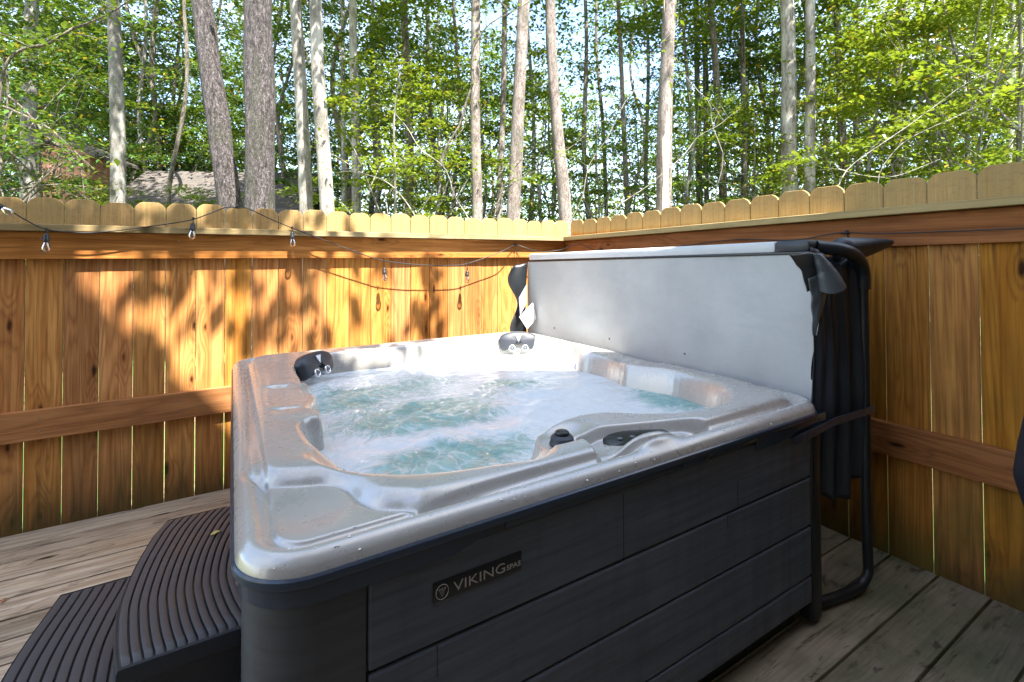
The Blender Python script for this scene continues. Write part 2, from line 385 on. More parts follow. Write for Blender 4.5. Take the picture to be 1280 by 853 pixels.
# outline walker for trim, skirt, cabinet
def outline(off, n=10):
    pts = []
    rr = max(.145+off, .02)
    for cx, cy, a0 in ((X1-.145, Y0+.145, -90), (X1-.145, Y1-.145, 0), (X0+.145, Y1-.145, 90), (X0+.145, Y0+.145, 180)):
        for k in range(n+1):
            a = math.radians(a0+90*k/n); x = cx+rr*math.cos(a); y = cy+rr*math.sin(a)
            pts.append((shear(x, y), y))
    return pts
def ring(profile, name, m, parent, n=10, angle=30):     # profile: list of (offset, z)
    mb = MB(); rows = [outline(o, n) for o, z in profile]; k = len(rows[0])
    vs = [(x, y, profile[i][1]) for i, row in enumerate(rows) for x, y in row]
    fs = [(i*k+j, i*k+(j+1) % k, (i+1)*k+(j+1) % k, (i+1)*k+j) for i in range(len(rows)-1) for j in range(k)]
    mb.add(vs, fs); return T(mb.build(name, m, parent, angle=angle))
ring([(-.002, .8640), (.0030, .8645), (.0070, .8610), (.0088, .854), (.0070, .845), (.001, .839), (-.012, .836)], 'lip_edge', M['trim'], tub)
ring([(-.012, .838), (-.020, .80), (-.028, .79), (-.040, .10), (-.075, .095), (-.078, .0)], 'cabinet', M['black'], tub)
# water
n1, n2 = 190, 210
wx = np.linspace(.30, 2.12, n1); wy = np.linspace(1.20, 3.13, n2); WX, WY = np.meshgrid(wx, wy, indexing='ij')
sdw = poly_sd(WX, WY, cont)
warp = fbm(WX*3+5, WY*3+9, 3)
turb = sum(a*np.exp(-(((WX-cx)/rx)**2+((WY-cy)/ry)**2)) for cx, cy, rx, ry, a in ((.78,1.66,.26,.16,1), (.60,2.60,.20,.28,1.1), (.76,2.10,.28,.16,.9), (1.42,2.22,.2,.22,.9), (1.0,2.75,.3,.18,.9), (1.85,2.8,.16,.16,.9), (1.0,1.95,.2,.1,.6)))
h = (fbm(WX*7+3*warp, WY*9+2*warp, 5, .5)-.5)*(.008+.040*np.clip(turb, 0, 1.1))+.016*np.clip(turb, 0, 1)
h += .007*(fbm(WX*34, WY*44, 2)-.5)*np.clip(turb+.12, 0, 1)
h *= sstep(-.01, .06, sdw)
WZ = WATER+h
vid = -np.ones(WX.shape, int); keep = sdw > -.035; vid[keep] = np.arange(keep.sum())
wv = np.stack([WX[keep], WY[keep], WZ[keep]], -1).tolist()
wf = [(int(vid[i, j]), int(vid[i+1, j]), int(vid[i+1, j+1]), int(vid[i, j+1])) for i in range(n1-1) for j in range(n2-1)
      if keep[i, j] and keep[i+1, j] and keep[i+1, j+1] and keep[i, j+1]]
clear = sum(a*np.exp(-(((WX-cx+.1*(warp-.5))/rx)**2+((WY-cy+.25*(warp-.5))/ry)**2)) for cx, cy, rx, ry, a in ((.78,1.60,.30,.12,1.5), (.56,2.33,.15,.11,1.0), (.74,2.05,.28,.14,1.3), (.97,2.14,.2,.1,.9), (1.40,2.24,.18,.13,1.0), (1.97,1.62,.16,.20,1.9), (.62,2.62,.14,.2,.6), (.98,1.97,.16,.09,.9), (.9,2.55,.34,.22,.8), (1.85,2.75,.14,.12,.5)))
water = T(pyd('water', wv, wf, None, tub, smooth=True))
at = water.data.attributes.new('clear', 'FLOAT', 'POINT'); at.data.foreach_set('value', clear[keep].astype(np.float32))
t = NT('foaming_water')
at_ = t.n('ShaderNodeAttribute', attribute_name='clear').outputs['Fac']
co = t.coord(); wrp = t.noise(co, 2.6, 3, .5, .0, 1)
cw = t.vm('ADD', co, t.vm('MULTIPLY', wrp, (.35, .35, .35)))
n_a = t.noise(cw, 5.5, 6, .62, .6); n_b = t.noise(t.vm('MULTIPLY', cw, (1.6, 1, 1)), 19, 6, .65, 1.0)
f = t.math('ADD', at_, t.math('ADD', t.math('MULTIPLY', t.math('SUBTRACT', n_a, .5), 1.5), t.math('MULTIPLY', t.math('MULTIPLY', t.math('SUBTRACT', n_b, .5), 1.5), t.mapr(at_, .05, .5, .25, 1))))
vw = t.n('ShaderNodeTexVoronoi', feature='DISTANCE_TO_EDGE'); t.set(vw.inputs['Vector'], t.vm('ADD', t.vm('MULTIPLY', cw, (1.3, 1, 1)), t.vm('MULTIPLY', t.noise(cw, 14, 4, .6, 0, 1), (.09, .09, .09)))); vw.inputs['Scale'].default_value = 13
web = t.math('MULTIPLY', t.mapr(vw.outputs[0], .09, .0), t.mapr(n_a, .42, .58))
thin = t.math('SUBTRACT', t.mapr(f, .20, .80), t.math('MULTIPLY', web, .75), True)
foamc = t.mix(t.mapr(n_b, .35, .65), (.64, .67, .69), (.54, .60, .63))
foam = t.n('ShaderNodeBsdfDiffuse', Color=foamc)
bh = t.math('ADD', t.math('MULTIPLY', n_b, 1.0), t.math('MULTIPLY', t.noise(cw, 55, 4, .6, .6), .4))
nb = t.bump(bh, t.mapr(at_, .0, .5, .12, .7), .012)
t.set(foam.inputs['Normal'], nb)
tintd = t.n('ShaderNodeBsdfDiffuse', Color=t.mix(t.mapr(n_a, .35, .65), (.17, .46, .43), (.40, .66, .61)), Normal=nb)
tr = t.n('ShaderNodeBsdfTransparent', Color=(.55, .86, .80, 1))
clearm = t.n('ShaderNodeMixShader'); clearm.inputs[0].default_value = .66; t.set(clearm.inputs[1], tr); t.set(clearm.inputs[2], tintd)
mx = t.n('ShaderNodeMixShader'); t.set(mx.inputs[0], t.math('MULTIPLY', thin, .93)); t.set(mx.inputs[1], foam); t.set(mx.inputs[2], clearm)
gl = t.n('ShaderNodeBsdfGlossy', Roughness=.07, Normal=nb)
mx2 = t.n('ShaderNodeMixShader'); t.set(mx2.inputs[0], t.math('MULTIPLY', t.n('ShaderNodeFresnel', IOR=1.33, Normal=nb).outputs[0], 1.0, True)); t.set(mx2.inputs[1], mx); t.set(mx2.inputs[2], gl)
water.data.materials.append(t.done(mx2))

# headrests
def headrest(cx, cy, cz, ax, tilt, w=.285, hh=.135):
    M4 = Matrix.Translation((cx, cy, cz)) @ Matrix.Rotation(ax, 4, 'Z') @ Matrix.Rotation(tilt, 4, 'X')   # local X wide, Z up, -Y faces the water
    top = []; n = 44
    outl = [(-.50,-.10),(-.52,.12),(-.45,.33),(-.30,.47),(-.12,.52),(0,.52),(.12,.52),(.30,.47),(.45,.33),(.52,.12),(.51,-.12),(.47,-.38),(.38,-.50),(.29,-.38),(.22,-.10),(.12,-.02),(0,-.20),(-.12,-.02),(-.22,-.10),(-.29,-.38),(-.38,-.50),(-.47,-.38)]
    pts = [(p[0]*w, p[1]*hh) for p in spline(outl, 3, True)]
    mb = MB(); L = len(pts); rows = [(1.0, .02), (1.0, -.012), (.95, -.026), (.82, -.036), (.55, -.040), (.2, -.041)]
    for s, y in rows: mb.v += [tuple(M4 @ Vector((p[0]*s, y-.03*(abs(p[0])/w)**2*1.0, p[1]*s+.0))) for p in pts]
    for i in range(len(rows)-1):
        for j in range(L): mb.f.append((i*L+j, i*L+(j+1) % L, (i+1)*L+(j+1) % L, (i+1)*L+j))
    mb.f.append(tuple((len(rows)-1)*L+j for j in range(L)))
    hd = T(mb.build('headrest', M['rubber'], tub, smooth=True))
    def sub(mb, nm, m, sm=True):
        o = mb.build(nm, m, hd, smooth=sm); return o
    b = MB(); b.add([M4 @ Vector(v) for v in [(-.022, -.0425, .042), (.022, -.0425, .042), (0, -.0425, -.004), (-.022, -.048, .042), (.022, -.048, .042), (0, -.048, -.004)]], [(3, 5, 4), (0, 1, 4, 3), (1, 2, 5, 4), (2, 0, 3, 5)])
    sub(b, 'triangle_badge', M['white_strap'], False)
    for sx in (-1, 1):
        J = M4 @ Matrix.Translation((sx*.046, -.036, -.050)) @ Matrix.Rotation(PI/2, 4, 'X')
        b = MB(); b.lathe([(.022, -.03), (.025, .006), (.024, .013), (.018, .015), (.015, .010), (.0145, .004)], 20, J); jt = sub(b, 'jet', M['chrome'])
        b = MB(); b.lathe([(.0143, .0), (.0143, .006), (.009, .008), (.006, .012), (.002, .013)], 16, J); sub(b, 'jet_nozzle', M['jetgrey'])
    return hd
headrest(.530, 2.935, .897, math.radians(44), math.radians(-20), .27, .13)
headrest(1.935, 3.015, .886, math.radians(-28), math.radians(-14), .27, .13)
# small jets showing below the water in the near right seat
for x, y, z in ((2.02, 1.80, .765), (1.86, 1.70, .56)):
    J = Matrix.Translation((x-.03, y, z)) @ Matrix.Rotation(math.radians(-35), 4, 'Y')
    b = MB(); b.lathe([(.04, -.02), (.043, .006), (.036, .012), (.028, .006), (.024, .010), (.014, .008), (.010, .016), (.003, .017)], 24, J)
    T(b.build('seat_jet', M['jetgrey'], tub, smooth=True))
# diverter knobs
def knob(x, y, r):
    z = surf(x, y)+.004; J = Matrix.Translation((x, y, z-.004))
    b = MB(); b.lathe([(r*1.05, 0), (r*1.08, .006), (r, .012), (r*.97, .024), (r*.80, .031), (r*.45, .034), (r*.1, .034)], 28, J)
    k = T(b.build('diverter_knob', M['rubber'], tub, angle=35))
    b = MB(); b.lathe([(r*.62, .030), (r*.6, .037), (r*.45, .041), (r*.1, .042)], 20, Matrix.Translation((x, y, z)))
    b.v = [tuple(Vector(v)) for v in b.v]; b.build('grip', M['black'], k, smooth=True)
knob(.985, 1.275, .038); knob(1.385, 1.345, .034)
# control panel
b = MB(); zc = surf(1.23, 1.18)
pz = [(1.0, 0), (1.0, .008), (.94, .012), (.5, .013), (.1, .013)]; n = 36
for s, dz in pz:
    for k in range(n):
        a = 2*PI*k/n; lx = .125*s*math.copysign(abs(math.cos(a))**.75, math.cos(a)); ly = .044*s*math.copysign(abs(math.sin(a))**.8, math.sin(a))
        b.v.append((1.235+lx, 1.185-.20*lx+ly, zc-.004+dz+ly*.22))
for i in range(len(pz)-1):
    for k in range(n): b.f.append((i*n+k, i*n+(k+1) % n, (i+1)*n+(k+1) % n, (i+1)*n+k))
b.f.append(tuple((len(pz)-1)*n+k for k in range(n)))
cp = T(b.build('control_panel', M['badge'], tub, angle=35))
for k in range(4):
    b = MB(); b.lathe([(.009, 0), (.009, .003), (.006, .004)], 12, Matrix.Translation((1.235-.07+.047*k, 1.185-.2*(-.07+.047*k), zc+.0085)))
    b.build('button', M['jetgrey'], cp)

# cabinet panelling: front face at y=1.092
FY = Y0+.034
b = MB()
rows = [(.105, .2065), (.2135, .406), (.413, .6005), (.6075, .835)]
seams = {3: (.46, 1.05), 2: (.78, 1.72), 1: (1.28,), 0: (.62, 1.5)}
for i, (z0, z1) in enumerate(rows):
    b.box(.305, FY-.016, z0, 2.085, FY+.02, z1, .007)
fp_ = T(b.build('front_panel', M['cab'], tub, angle=12))
b = MB()
for x0, x1 in ((2.087, 2.158),): b.box(x0, FY-.018, .02, x1, FY+.04, .838, .006)
T(b.build('corner_post', M['black'], tub, angle=40))
# fine vertical butt joints on the boards
for x, z0, z1 in ((1.05, .607, .80), (.463, .53, .60), (1.60, .607, .7), (1.54, .55, .60)):
    b = MB(); b.box(x-.0012, FY-.0165, z0, x+.0012, FY-.013, z1)
    T(b.build('board_joint', M['badge'], tub))
# south-west corner panel with its rounded corner, projecting a little
def arc_panel(off0, off1, z0, z1, xr, yr, name, m, chamf=None):
    mb = MB(); rr = .145
    def path(o):
        p = []; cx, cy = X0+rr, Y0+rr
        p.append((shear(cx-rr-o, yr), yr))
        for k in range(15):
            a = math.radians(180+90*k/14); p.append((shear(cx+(rr+o)*math.cos(a), cy), cy+(rr+o)*math.sin(a)))
        p.append((xr, cy-rr-o)); return p
    A = path(off0); B = path(off1); n = len(A)
    for P, z in ((A, z0), (B, z0+.004), (B, z1-.004), (A, z1)): mb.v += [(x, y, z) for x, y in P]
    if chamf:
        for k in (2, 3): 
            x, y, z = mb.v[(k)*n+n-1]; mb.v[k*n+n-1] = (x+chamf, y, z)
    for i in range(3):
        for j in range(n-1): mb.f.append((i*n+j, i*n+j+1, (i+1)*n+j+1, (i+1)*n+j))
    mb.f.append((n-1, 2*n-1, 3*n-1, 4*n-1)[::-1]); mb.f.append((0, n, 2*n, 3*n))
    return T(mb.build(name, m, tub, angle=30))
arc_panel(-.045, -.020, .03, .80, .300, 1.55, 'corner_panel', M['corner'])
arc_panel(-.020, -.006, .797, .840, .50, 1.60, 'corner_skirt', M['trim'], .14)
# flashing strips hanging under the lip
b = MB()
for x0, x1, z0 in ((.64, 1.30, .822), (1.30, 1.43, .812), (1.43, 1.70, .826), (1.70, 2.185, .792)):
    b.box(x0+.001, FY-.028, z0, x1-.001, FY-.021, .850, .0015)
T(b.build('lip_flashing', M['trim'], tub, angle=40))
b = MB(); b.lathe([(.018, 0), (.018, .010), (.012, .016), (.004, .018)], 20, Matrix.Translation((.135, FY+.003, .568)) @ Matrix.Rotation(PI/2, 4, 'X') @ Matrix.Scale(1.7, 4, (0, 1, 0)))
T(b.build('latch', M['trim'], tub, smooth=True))
# name badge
b = MB(); bx0, bx1, bz0, bz1 = .452, .692, .7005, .7455; b.box(bx0, FY-.0195, bz0, bx1, FY-.014, bz1, .0015)
bd = T(b.build('name_badge', M['badge'], tub, angle=40))
def text(s, x, z, size, sx=1.0, name='lettering', bold=0.):
    cu = bpy.data.curves.new('t', 'FONT'); cu.body = s; cu.size = size; cu.extrude = .0006; cu.offset = bold; cu.resolution_u = 3
    o = bpy.data.objects.new('t', cu); COL.objects.link(o); bpy.context.view_layer.update()
    me = bpy.data.meshes.new_from_object(o.evaluated_get(bpy.context.evaluated_depsgraph_get())); bpy.data.objects.remove(o)
    q = link(name, me, M['silver'], bd); me.transform(Matrix.Translation((x, FY-.0202, z)) @ Matrix.Rotation(PI/2, 4, 'X') @ Matrix.Scale(sx, 4, (1, 0, 0)))
    return q
text('VIKING', .5015, .7115, .0330, 1.33, bold=-.0003)
text('SPAS', .6465, .7130, .0165, 1.22, bold=.0002)
b = MB(); ec = Vector((.4735, FY-.0205, .722))
b.tube([ec+Vector((.0155*math.cos(a), 0, .0165*math.sin(a))) for a in [2*PI*k/32 for k in range(33)]], .0007, 6)
for p in ([(-.0085, .007), (0, -.0105), (.0085, .007)], [(-.005, .008), (0, -.004), (.005, .008)], [(-.0085, .007), (-.005, .008)], [(.0085, .007), (.005, .008)], [(-.002, .006), (0, .009), (.002, .006), (0, .003), (-.002, .006)]):
    b.tube([ec+Vector((x, 0, z)) for x, z in p], .0006, 5)
b.build('emblem', M['silver'], bd)
# droplets of splashed water standing on the front rim
b = MB()
for i in range(110):
    x = random.uniform(.12, 2.15); y = Y0+abs(random.gauss(.03, .03))
    if random.random() < -.15: x = random.uniform(.08, .2); y = random.uniform(1.1, 2.4)
    if poly_sd(np.array([x]), np.array([y]), cont)[0] > -.02: continue
    z = surf(x, y); rr = random.choice((.0012, .0016, .0022, .003))*random.uniform(.8, 1.2)
    e = random.uniform(.8, 1.4)
    b.lathe([(rr, -.0006), (rr*.9, rr*.35), (rr*.5, rr*.6), (rr*.05, rr*.66)], 7, Matrix.Translation((x, y, z)) @ Matrix.Scale(e, 4, (0, 1, 0)))
dr = T(b.build('water_droplets', plain('water_drop', (.75, .76, .76), .08, .3, Coat_Weight=1.), tub, smooth=True)); dr['kind'] = 'stuff'

# ------------------------------------------------------------------ FENCES
def picket(name, w, h, th, m, parent, loc, axis, prng):
    r = .038; pr = [(-w/2, -.04), (w/2, -.04), (w/2, h-r)]
    for k in range(1, 5): a = k/4; pr.append((w/2-r*(a**1.5), h-r*(1-a)**1.25))
    for k in range(4, 0, -1): a = k/4; pr.append((-w/2+r*(a**1.5), h-r*(1-a)**1.25))
    pr.append((-w/2, h-r)); n = len(pr)
    if axis == 'x': f = lambda u, v, d: (u, d, v)
    else: f = lambda u, v, d: (d, -u, v)
    vs = [f(u, v, 0) for u, v in pr]+[f(u, v, th) for u, v in pr]
    fs = [tuple(range(n)), tuple(range(2*n-1, n-1, -1))]+[(i, i+n, (i+1) % n+n, (i+1) % n) for i in range(n)]
    o = pyd(name, vs, fs, m, parent, loc=loc)
    bv = o.modifiers.new('bevel', 'BEVEL'); bv.width = .0022; bv.segments = 2; bv.limit_method = 'ANGLE'
    return o
YB, XR = 3.725, 2.93
fb = tag(empty('picket_fence', (.6, YB, 0)), 'sunlit wooden picket fence with dappled shade running behind the hot tub', 'fence')
frt = tag(empty('picket_fence', (XR, 1.5, 0)), 'shaded wooden picket fence on the right behind the raised tub cover', 'fence')
x = -.82-.158*8
while x < XR-.02:
    w = .158-random.uniform(.002, .0048); x2 = min(x+.158, XR)
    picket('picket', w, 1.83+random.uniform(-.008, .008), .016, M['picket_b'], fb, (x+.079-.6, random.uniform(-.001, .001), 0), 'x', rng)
    x += .158
y = 3.725; lift = lambda y: .055*max(0, (YB-y))/2.9
yy = 1.13+.18*14
while yy > -.75:
    c = yy-.09
    if c < YB-.05:
        w = .18-random.uniform(.0028, .0050)
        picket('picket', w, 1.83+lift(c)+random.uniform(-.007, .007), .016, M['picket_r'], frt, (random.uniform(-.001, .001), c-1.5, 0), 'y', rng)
    yy -= .18
def slab(name, pts, m, parent, off, bev=.003):     # 8 corner points
    o = pyd(name, [Vector(p)-Vector(off) for p in pts], [(0, 3, 2, 1), (4, 5, 6, 7), (0, 1, 5, 4), (1, 2, 6, 5), (2, 3, 7, 6), (3, 0, 4, 7)], m, parent)
    bv = o.modifiers.new('bevel', 'BEVEL'); bv.width = bev; bv.segments = 2; return o
def xbox(x0, y0, z0, x1, y1, z1): return [(x0, y0, z0), (x1, y0, z0), (x1, y1, z0), (x0, y1, z0), (x0, y0, z1), (x1, y0, z1), (x1, y1, z1), (x0, y1, z1)]
o0 = (.6, YB, 0)
slab('rail', xbox(-2.1, YB-.042, .502, XR-.042, YB-.0015, .664), M['rail_x'], fb, o0)
slab('rail', xbox(-2.1, YB-.042, 1.490, XR-.042, YB-.0015, 1.640), M['rail_x'], fb, o0)
slab('cap_board', xbox(-2.1, YB-.100, 1.642, XR-.10, YB-.0015, 1.680), M['cap_x'], fb, o0)
def ybox(x0, x1, z0, z1, lf=True):
    a, c = -.78, YB-.0015; la, lc = (lift(a), lift(c)) if lf else (0, 0)
    return [(x0, a, z0+la), (x1, a, z0+la), (x1, c, z0+lc), (x0, c, z0+lc), (x0, a, z1+la), (x1, a, z1+la), (x1, c, z1+lc), (x0, c, z1+lc)]
o1 = (XR, 1.5, 0)
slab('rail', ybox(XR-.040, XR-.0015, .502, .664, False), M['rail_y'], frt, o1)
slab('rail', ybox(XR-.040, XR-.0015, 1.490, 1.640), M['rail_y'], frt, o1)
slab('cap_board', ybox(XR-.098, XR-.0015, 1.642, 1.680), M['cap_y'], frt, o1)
for par, off, pts in ((fb, o0, [(x, YB-.0425, z) for x in (-.75, -.12, .53, 1.1, 1.8) for z in (.55, .62, 1.53, 1.60)]),):
    for x, yv, z in pts:
        b = MB(); b.lathe([(.0045, 0), (.0045, .0012), (.001, .0014)], 8, Matrix.Translation((x-off[0], yv-off[1], z)) @ Matrix.Rotation(PI/2, 4, 'X'))
        b.build('nail_head', M['metal'], par)

# ------------------------------------------------------------------ DECK
ys = [-.98, -.80, -.62, -.44, -.26, -.08, .10, .285, .47, .652, .745+.0, .93, 1.12, 1.30, 1.48, 1.66, 1.84, 2.02, 2.20, 2.38, 2.56, 2.72, 2.87, 3.045, 3.22, 3.40, 3.56, 3.72]
ys = [v for v in ys if abs(v-.652) > 1e-6]
ys[ys.index(.47)] = .56
b = MB()
for a, c in zip(ys[:-1], ys[1:]):
    j = random.uniform(-.003, .003)
    b.box(-2.6, a+.0045, -.036+j*.4, 2.9285, c-(.0045 if c < 3.7 else -.003), j*.4, .004)
deck = b.build('deck', M['deck'], angle=40); deck['kind'] = 'structure'

# ------------------------------------------------------------------ STEPS
st = tag(empty('spa_steps', (-.1, 2.1, 0)), 'dark brown ribbed plastic two-tread steps beside the hot tub', 'steps')
SP = Vector((-.1, 2.1, 0))
def curveX(v, pts): return float(np.interp(v, [p[0] for p in pts], [p[1] for p in pts]))
def tread(name, z, ya, yb, left, xr, nrib, par, bend_=.06):
    # curved front edge; ribs follow it
    L = spline([(p[0], p[1]) for p in left], 6); Ly = [p[0] for p in L]; Lx = [p[1] for p in L]
    mb = MB(); ribs = nrib; nyy = 40
    for k in range(ribs):
        f0, f1 = k/ribs, (k+1)/ribs
        prof = [(f0+.004, -.012), (f0+.12/ribs, -.001), (f0+.25/ribs, 0), (f1-.25/ribs, 0), (f1-.12/ribs, -.001), (f1-.004, -.012)]
        base = len(mb.v)
        for j in range(nyy+1):
            v = ya+(yb-ya)*j/nyy; xl = np.interp(v, Ly, Lx); W_ = xr-min(Lx)+bend_*((v-1.98)/.5)**2
            endd = min(v-ya, yb-v); drop = -.024*max(0, 1-endd/.028)**2
            for f, dz in prof: mb.v.append((xl+W_*f-SP.x, v-SP.y, z+dz+drop))
        for j in range(nyy):
            for i in range(5): mb.f.append((base+j*6+i, base+j*6+i+1, base+(j+1)*6+i+1, base+(j+1)*6+i))
    o = mb.build(name, M['step'], par, angle=45)
    # skirt around the tread
    sk = MB(); path = [(xr, ya-.004)]+[(np.interp(v, Ly, Lx)-.006, v) for v in np.linspace(ya-.004, yb+.004, 24)]+[(xr, yb+.004)]
    rowz = [(z-.010, 0), (z-.02, 1), (z-.055, 1), (z-.060, -.6), (max(z-.5, .005), -1.5)]
    for zz, o_ in rowz: sk.v += [(x-SP.x-(.004*o_ if 0 < i < len(path)-1 else 0), yv-SP.y+(.004*o_*(-1 if yv < (ya+yb)/2 else 1) if i in (0, 1, len(path)-1, len(path)-2) else 0), zz) for i, (x, yv) in enumerate(path)]
    n = len(path)
    for i in range(len(rowz)-1):
        for j in range(n-1): sk.f.append((i*n+j, i*n+j+1, (i+1)*n+j+1, (i+1)*n+j))
    fl = len(sk.v); sk.v += [(x-SP.x, yv-SP.y, z-.0125) for x, yv in path]; sk.f.append(tuple(fl+j for j in range(n)))
    sk.build('riser', M['step_edge'], par, angle=40)
    return o
tread('upper_tread', .40, 1.70, 2.55, [(1.60, -.155), (1.74, -.186), (1.88, -.203), (2.01, -.209), (2.21, -.192), (2.40, -.158), (2.47, -.138), (2.56, -.105)], .103, 13, st)
tread('lower_tread', .20, 1.70, 2.57, [(1.60, -.47), (1.80, -.50), (2.1, -.512), (2.30, -.495), (2.45, -.47), (2.60, -.445)], -.205, 9, st, 0.)

# ------------------------------------------------------------------ COVER, folded upright
cv = tag(empty('spa_cover', (2.3, 2.2, 0)), 'folded spa cover standing upright on the tub edge, pale grey lining and black skirt', 'spa cover')
CP = Vector((2.3, 2.2, 0))
def CVR(mb, name, m, angle=40, par=cv, **k):
    mb.v = [tuple(Vector(v)-CP) for v in mb.v]; return mb.build(name, m, par, angle=angle, **k)
def topz(y): return 1.455+.045*(3.30-y)/2.18
def sheet(fn, nu, nv):
    vs = [fn(i/(nu-1), j/(nv-1)) for i in range(nu) for j in range(nv)]
    fs = [(i*nv+j, (i+1)*nv+j, (i+1)*nv+j+1, i*nv+j+1) for i in range(nu-1) for j in range(nv-1)]
    return vs, fs
# inner half: lining facing the tub; right boundary follows the skirt edge
def facefn(u, v):
    ya = 1.105+.02*math.sin(v*7)*(v > .2)+.045*max(0, v-.72)*3
    y = 3.285+(ya-3.285)*u; z = .83+(topz(y)-.83)*v
    bulge = .012*math.sin(PI*u)**.5*math.sin(PI*v)+.0035*mnoise.noise((y*3, z*4, 0))
    return (2.205-bulge, y, z)
vs, fs = sheet(facefn, 70, 30); b = MB(); b.add(vs, fs); CVR(b, 'lining', M['liner'], None, smooth=True)
b = MB(); b.box(2.208, 1.13, .44, 2.305, 3.27, 1.455, .012); CVR(b, 'inner_panel', M['vinyl_d'])
b = MB(); b.box(2.325, 1.13, .44, 2.43, 3.28, 1.47, .02); CVR(b, 'outer_panel', M['vinyl_d'])
def band(y0, y1, z_off, x0, x1, hgt, m, name, bev=.012):
    mb = MB(); mb.box(x0, y0, 0, x1, y1, hgt, bev)
    mb.v = [(x, y, z+topz(y)+z_off+.0025*mnoise.noise((y*5, z*9, 2))) for x, y, z in mb.v]; return CVR(mb, name, m)
band(1.27, 3.262, .012, 2.196, 2.335, .050, M['vinyl_l'], 'top_band')
band(1.12, 1.272, .012, 2.194, 2.337, .051, M['vinyl_d'], 'top_band_end', .014)
band(1.12, 3.29, -.001, 2.199, 2.32, .014, M['badge'], 'piping', .004)
# near-end skirt: hanging black fabric with folds
def skirt(u, v):
    z = .46+.03*math.cos(u*5)+.10*abs(u-.4)**1.5+(1.475-.46)*v
    x = 2.165+.35*u+.02*math.sin(v*3)*(1-u)
    x -= (.020*math.sin(v*5.5+1.)+.010)*(1-u)*(.3+v); x += .05*max(0, v-.8)*4*(1-u)
    fold = .020*math.sin(u*17+v*1.5)+.011*math.sin(u*37+2*v)+.006*mnoise.noise((u*9, v*6, 3))
    y = 1.10-.012*math.sin(v*PI)+fold*(.35+.65*(1-v))-.02*u
    return (x, y, z)
vs, fs = sheet(skirt, 60, 50); b = MB(); b.add(vs, fs); o = CVR(b, 'skirt', M['vinyl_d'], None, smooth=True)
sm = o.modifiers.new('thick', 'SOLIDIFY'); sm.thickness = .003
def skirt2(u, v):       # side of the second half facing the right fence
    y = 1.09+2.2*u; z = .46+(1.49-.46)*v
    return (2.44+.014*math.sin(u*31+v)+.006*mnoise.noise((u*20, v*6, 1))+.02*(1-v), y, z)
vs, fs = sheet(skirt2, 60, 20); b = MB(); b.add(vs, fs); CVR(b, 'back_skirt', M['vinyl_d'], None, smooth=True)
# curled flap at the near upper corner
def ip(u, *kv): return np.interp(u, [k for k, _ in kv], [q for _, q in kv])
def wr(u, v, k): return .004*mnoise.noise((u*5+k, v*5, k))
def curl(u, v):
    L = Vector((ip(u, (0, 1.985), (.5, 2.075), (1, 2.115)), 1.088, ip(u, (0, 1.498), (.5, 1.43), (1, 1.345))))
    C = Vector((ip(u, (0, 2.13), (.5, 2.165), (1, 2.185)), 1.068, ip(u, (0, 1.506), (.5, 1.445), (1, 1.375))))
    r = ip(u, (0, .012), (.3, .026), (.7, .040), (1, .047)); tilt = Vector((.10, -.02, -.30))
    if v < .4: p = L.lerp(C, v/.4)
    else:
        a = (v-.4)/.6*5.3
        ex = (C-L).normalized(); ey = Vector((0, -1, -.15)).normalized()
        p = C+ex*(r*math.sin(a))+ey*(r*.85*(1-math.cos(a)))+tilt*(r*.5*(1-math.cos(a)))
    p.z += wr(u, v, 1); p.x += wr(u, v, 4); return tuple(p)
vs, fs = sheet(curl, 24, 40); b = MB(); b.add(vs, fs); o = CVR(b, 'curled_flap', M['vinyl_g'], None, smooth=True)
sm = o.modifiers.new('thick', 'SOLIDIFY'); sm.thickness = .004
def flapfall(u, v):
    xl = ip(u, (0, 2.10), (.3, 2.118), (.7, 2.112), (1, 2.105)); xr = ip(u, (0, 2.235), (.25, 2.245), (.5, 2.215), (.8, 2.155), (1, 2.125))
    z = ip(u, (0, 1.40), (1, 1.17))+.02*math.sin(v*3)*(1-u)
    return (xl+(xr-xl)*v+wr(u, v, 2), 1.078-.030*math.sin(PI*min(1, v*1.1))*(1-.7*u)-.012*u+wr(u, v, 7), z)
vs, fs = sheet(flapfall, 24, 20); b = MB(); b.add(vs, fs); o = CVR(b, 'flap_tail', M['vinyl_g'], None, smooth=True)
sm = o.modifiers.new('thick', 'SOLIDIFY'); sm.thickness = .004
# dark corner of the folded cover pointing to the fence
b = MB()
def wedge(u, v):
    a = v*2*PI; zz = math.sin(a); e = (1-u**9)**.5*min(1, u/.10+.02)**.5
    zt, zb_ = 1.578-.002*u, 1.425+.115*u**.9
    zc_, hz = (zt+zb_)/2, (zt-zb_)/2*e+.0005
    zz = math.copysign(abs(zz)**.8, zz)
    return (2.44+.34*u, 1.135-.10*u+.045*math.cos(a)*(1-.55*u)*e*(1.25 if zz > 0 else 1), zc_+hz*zz)
vs, fs = sheet(wedge, 26, 24); b.add(vs, fs); CVR(b, 'corner_fold', M['vinyl_d'], None, smooth=True)
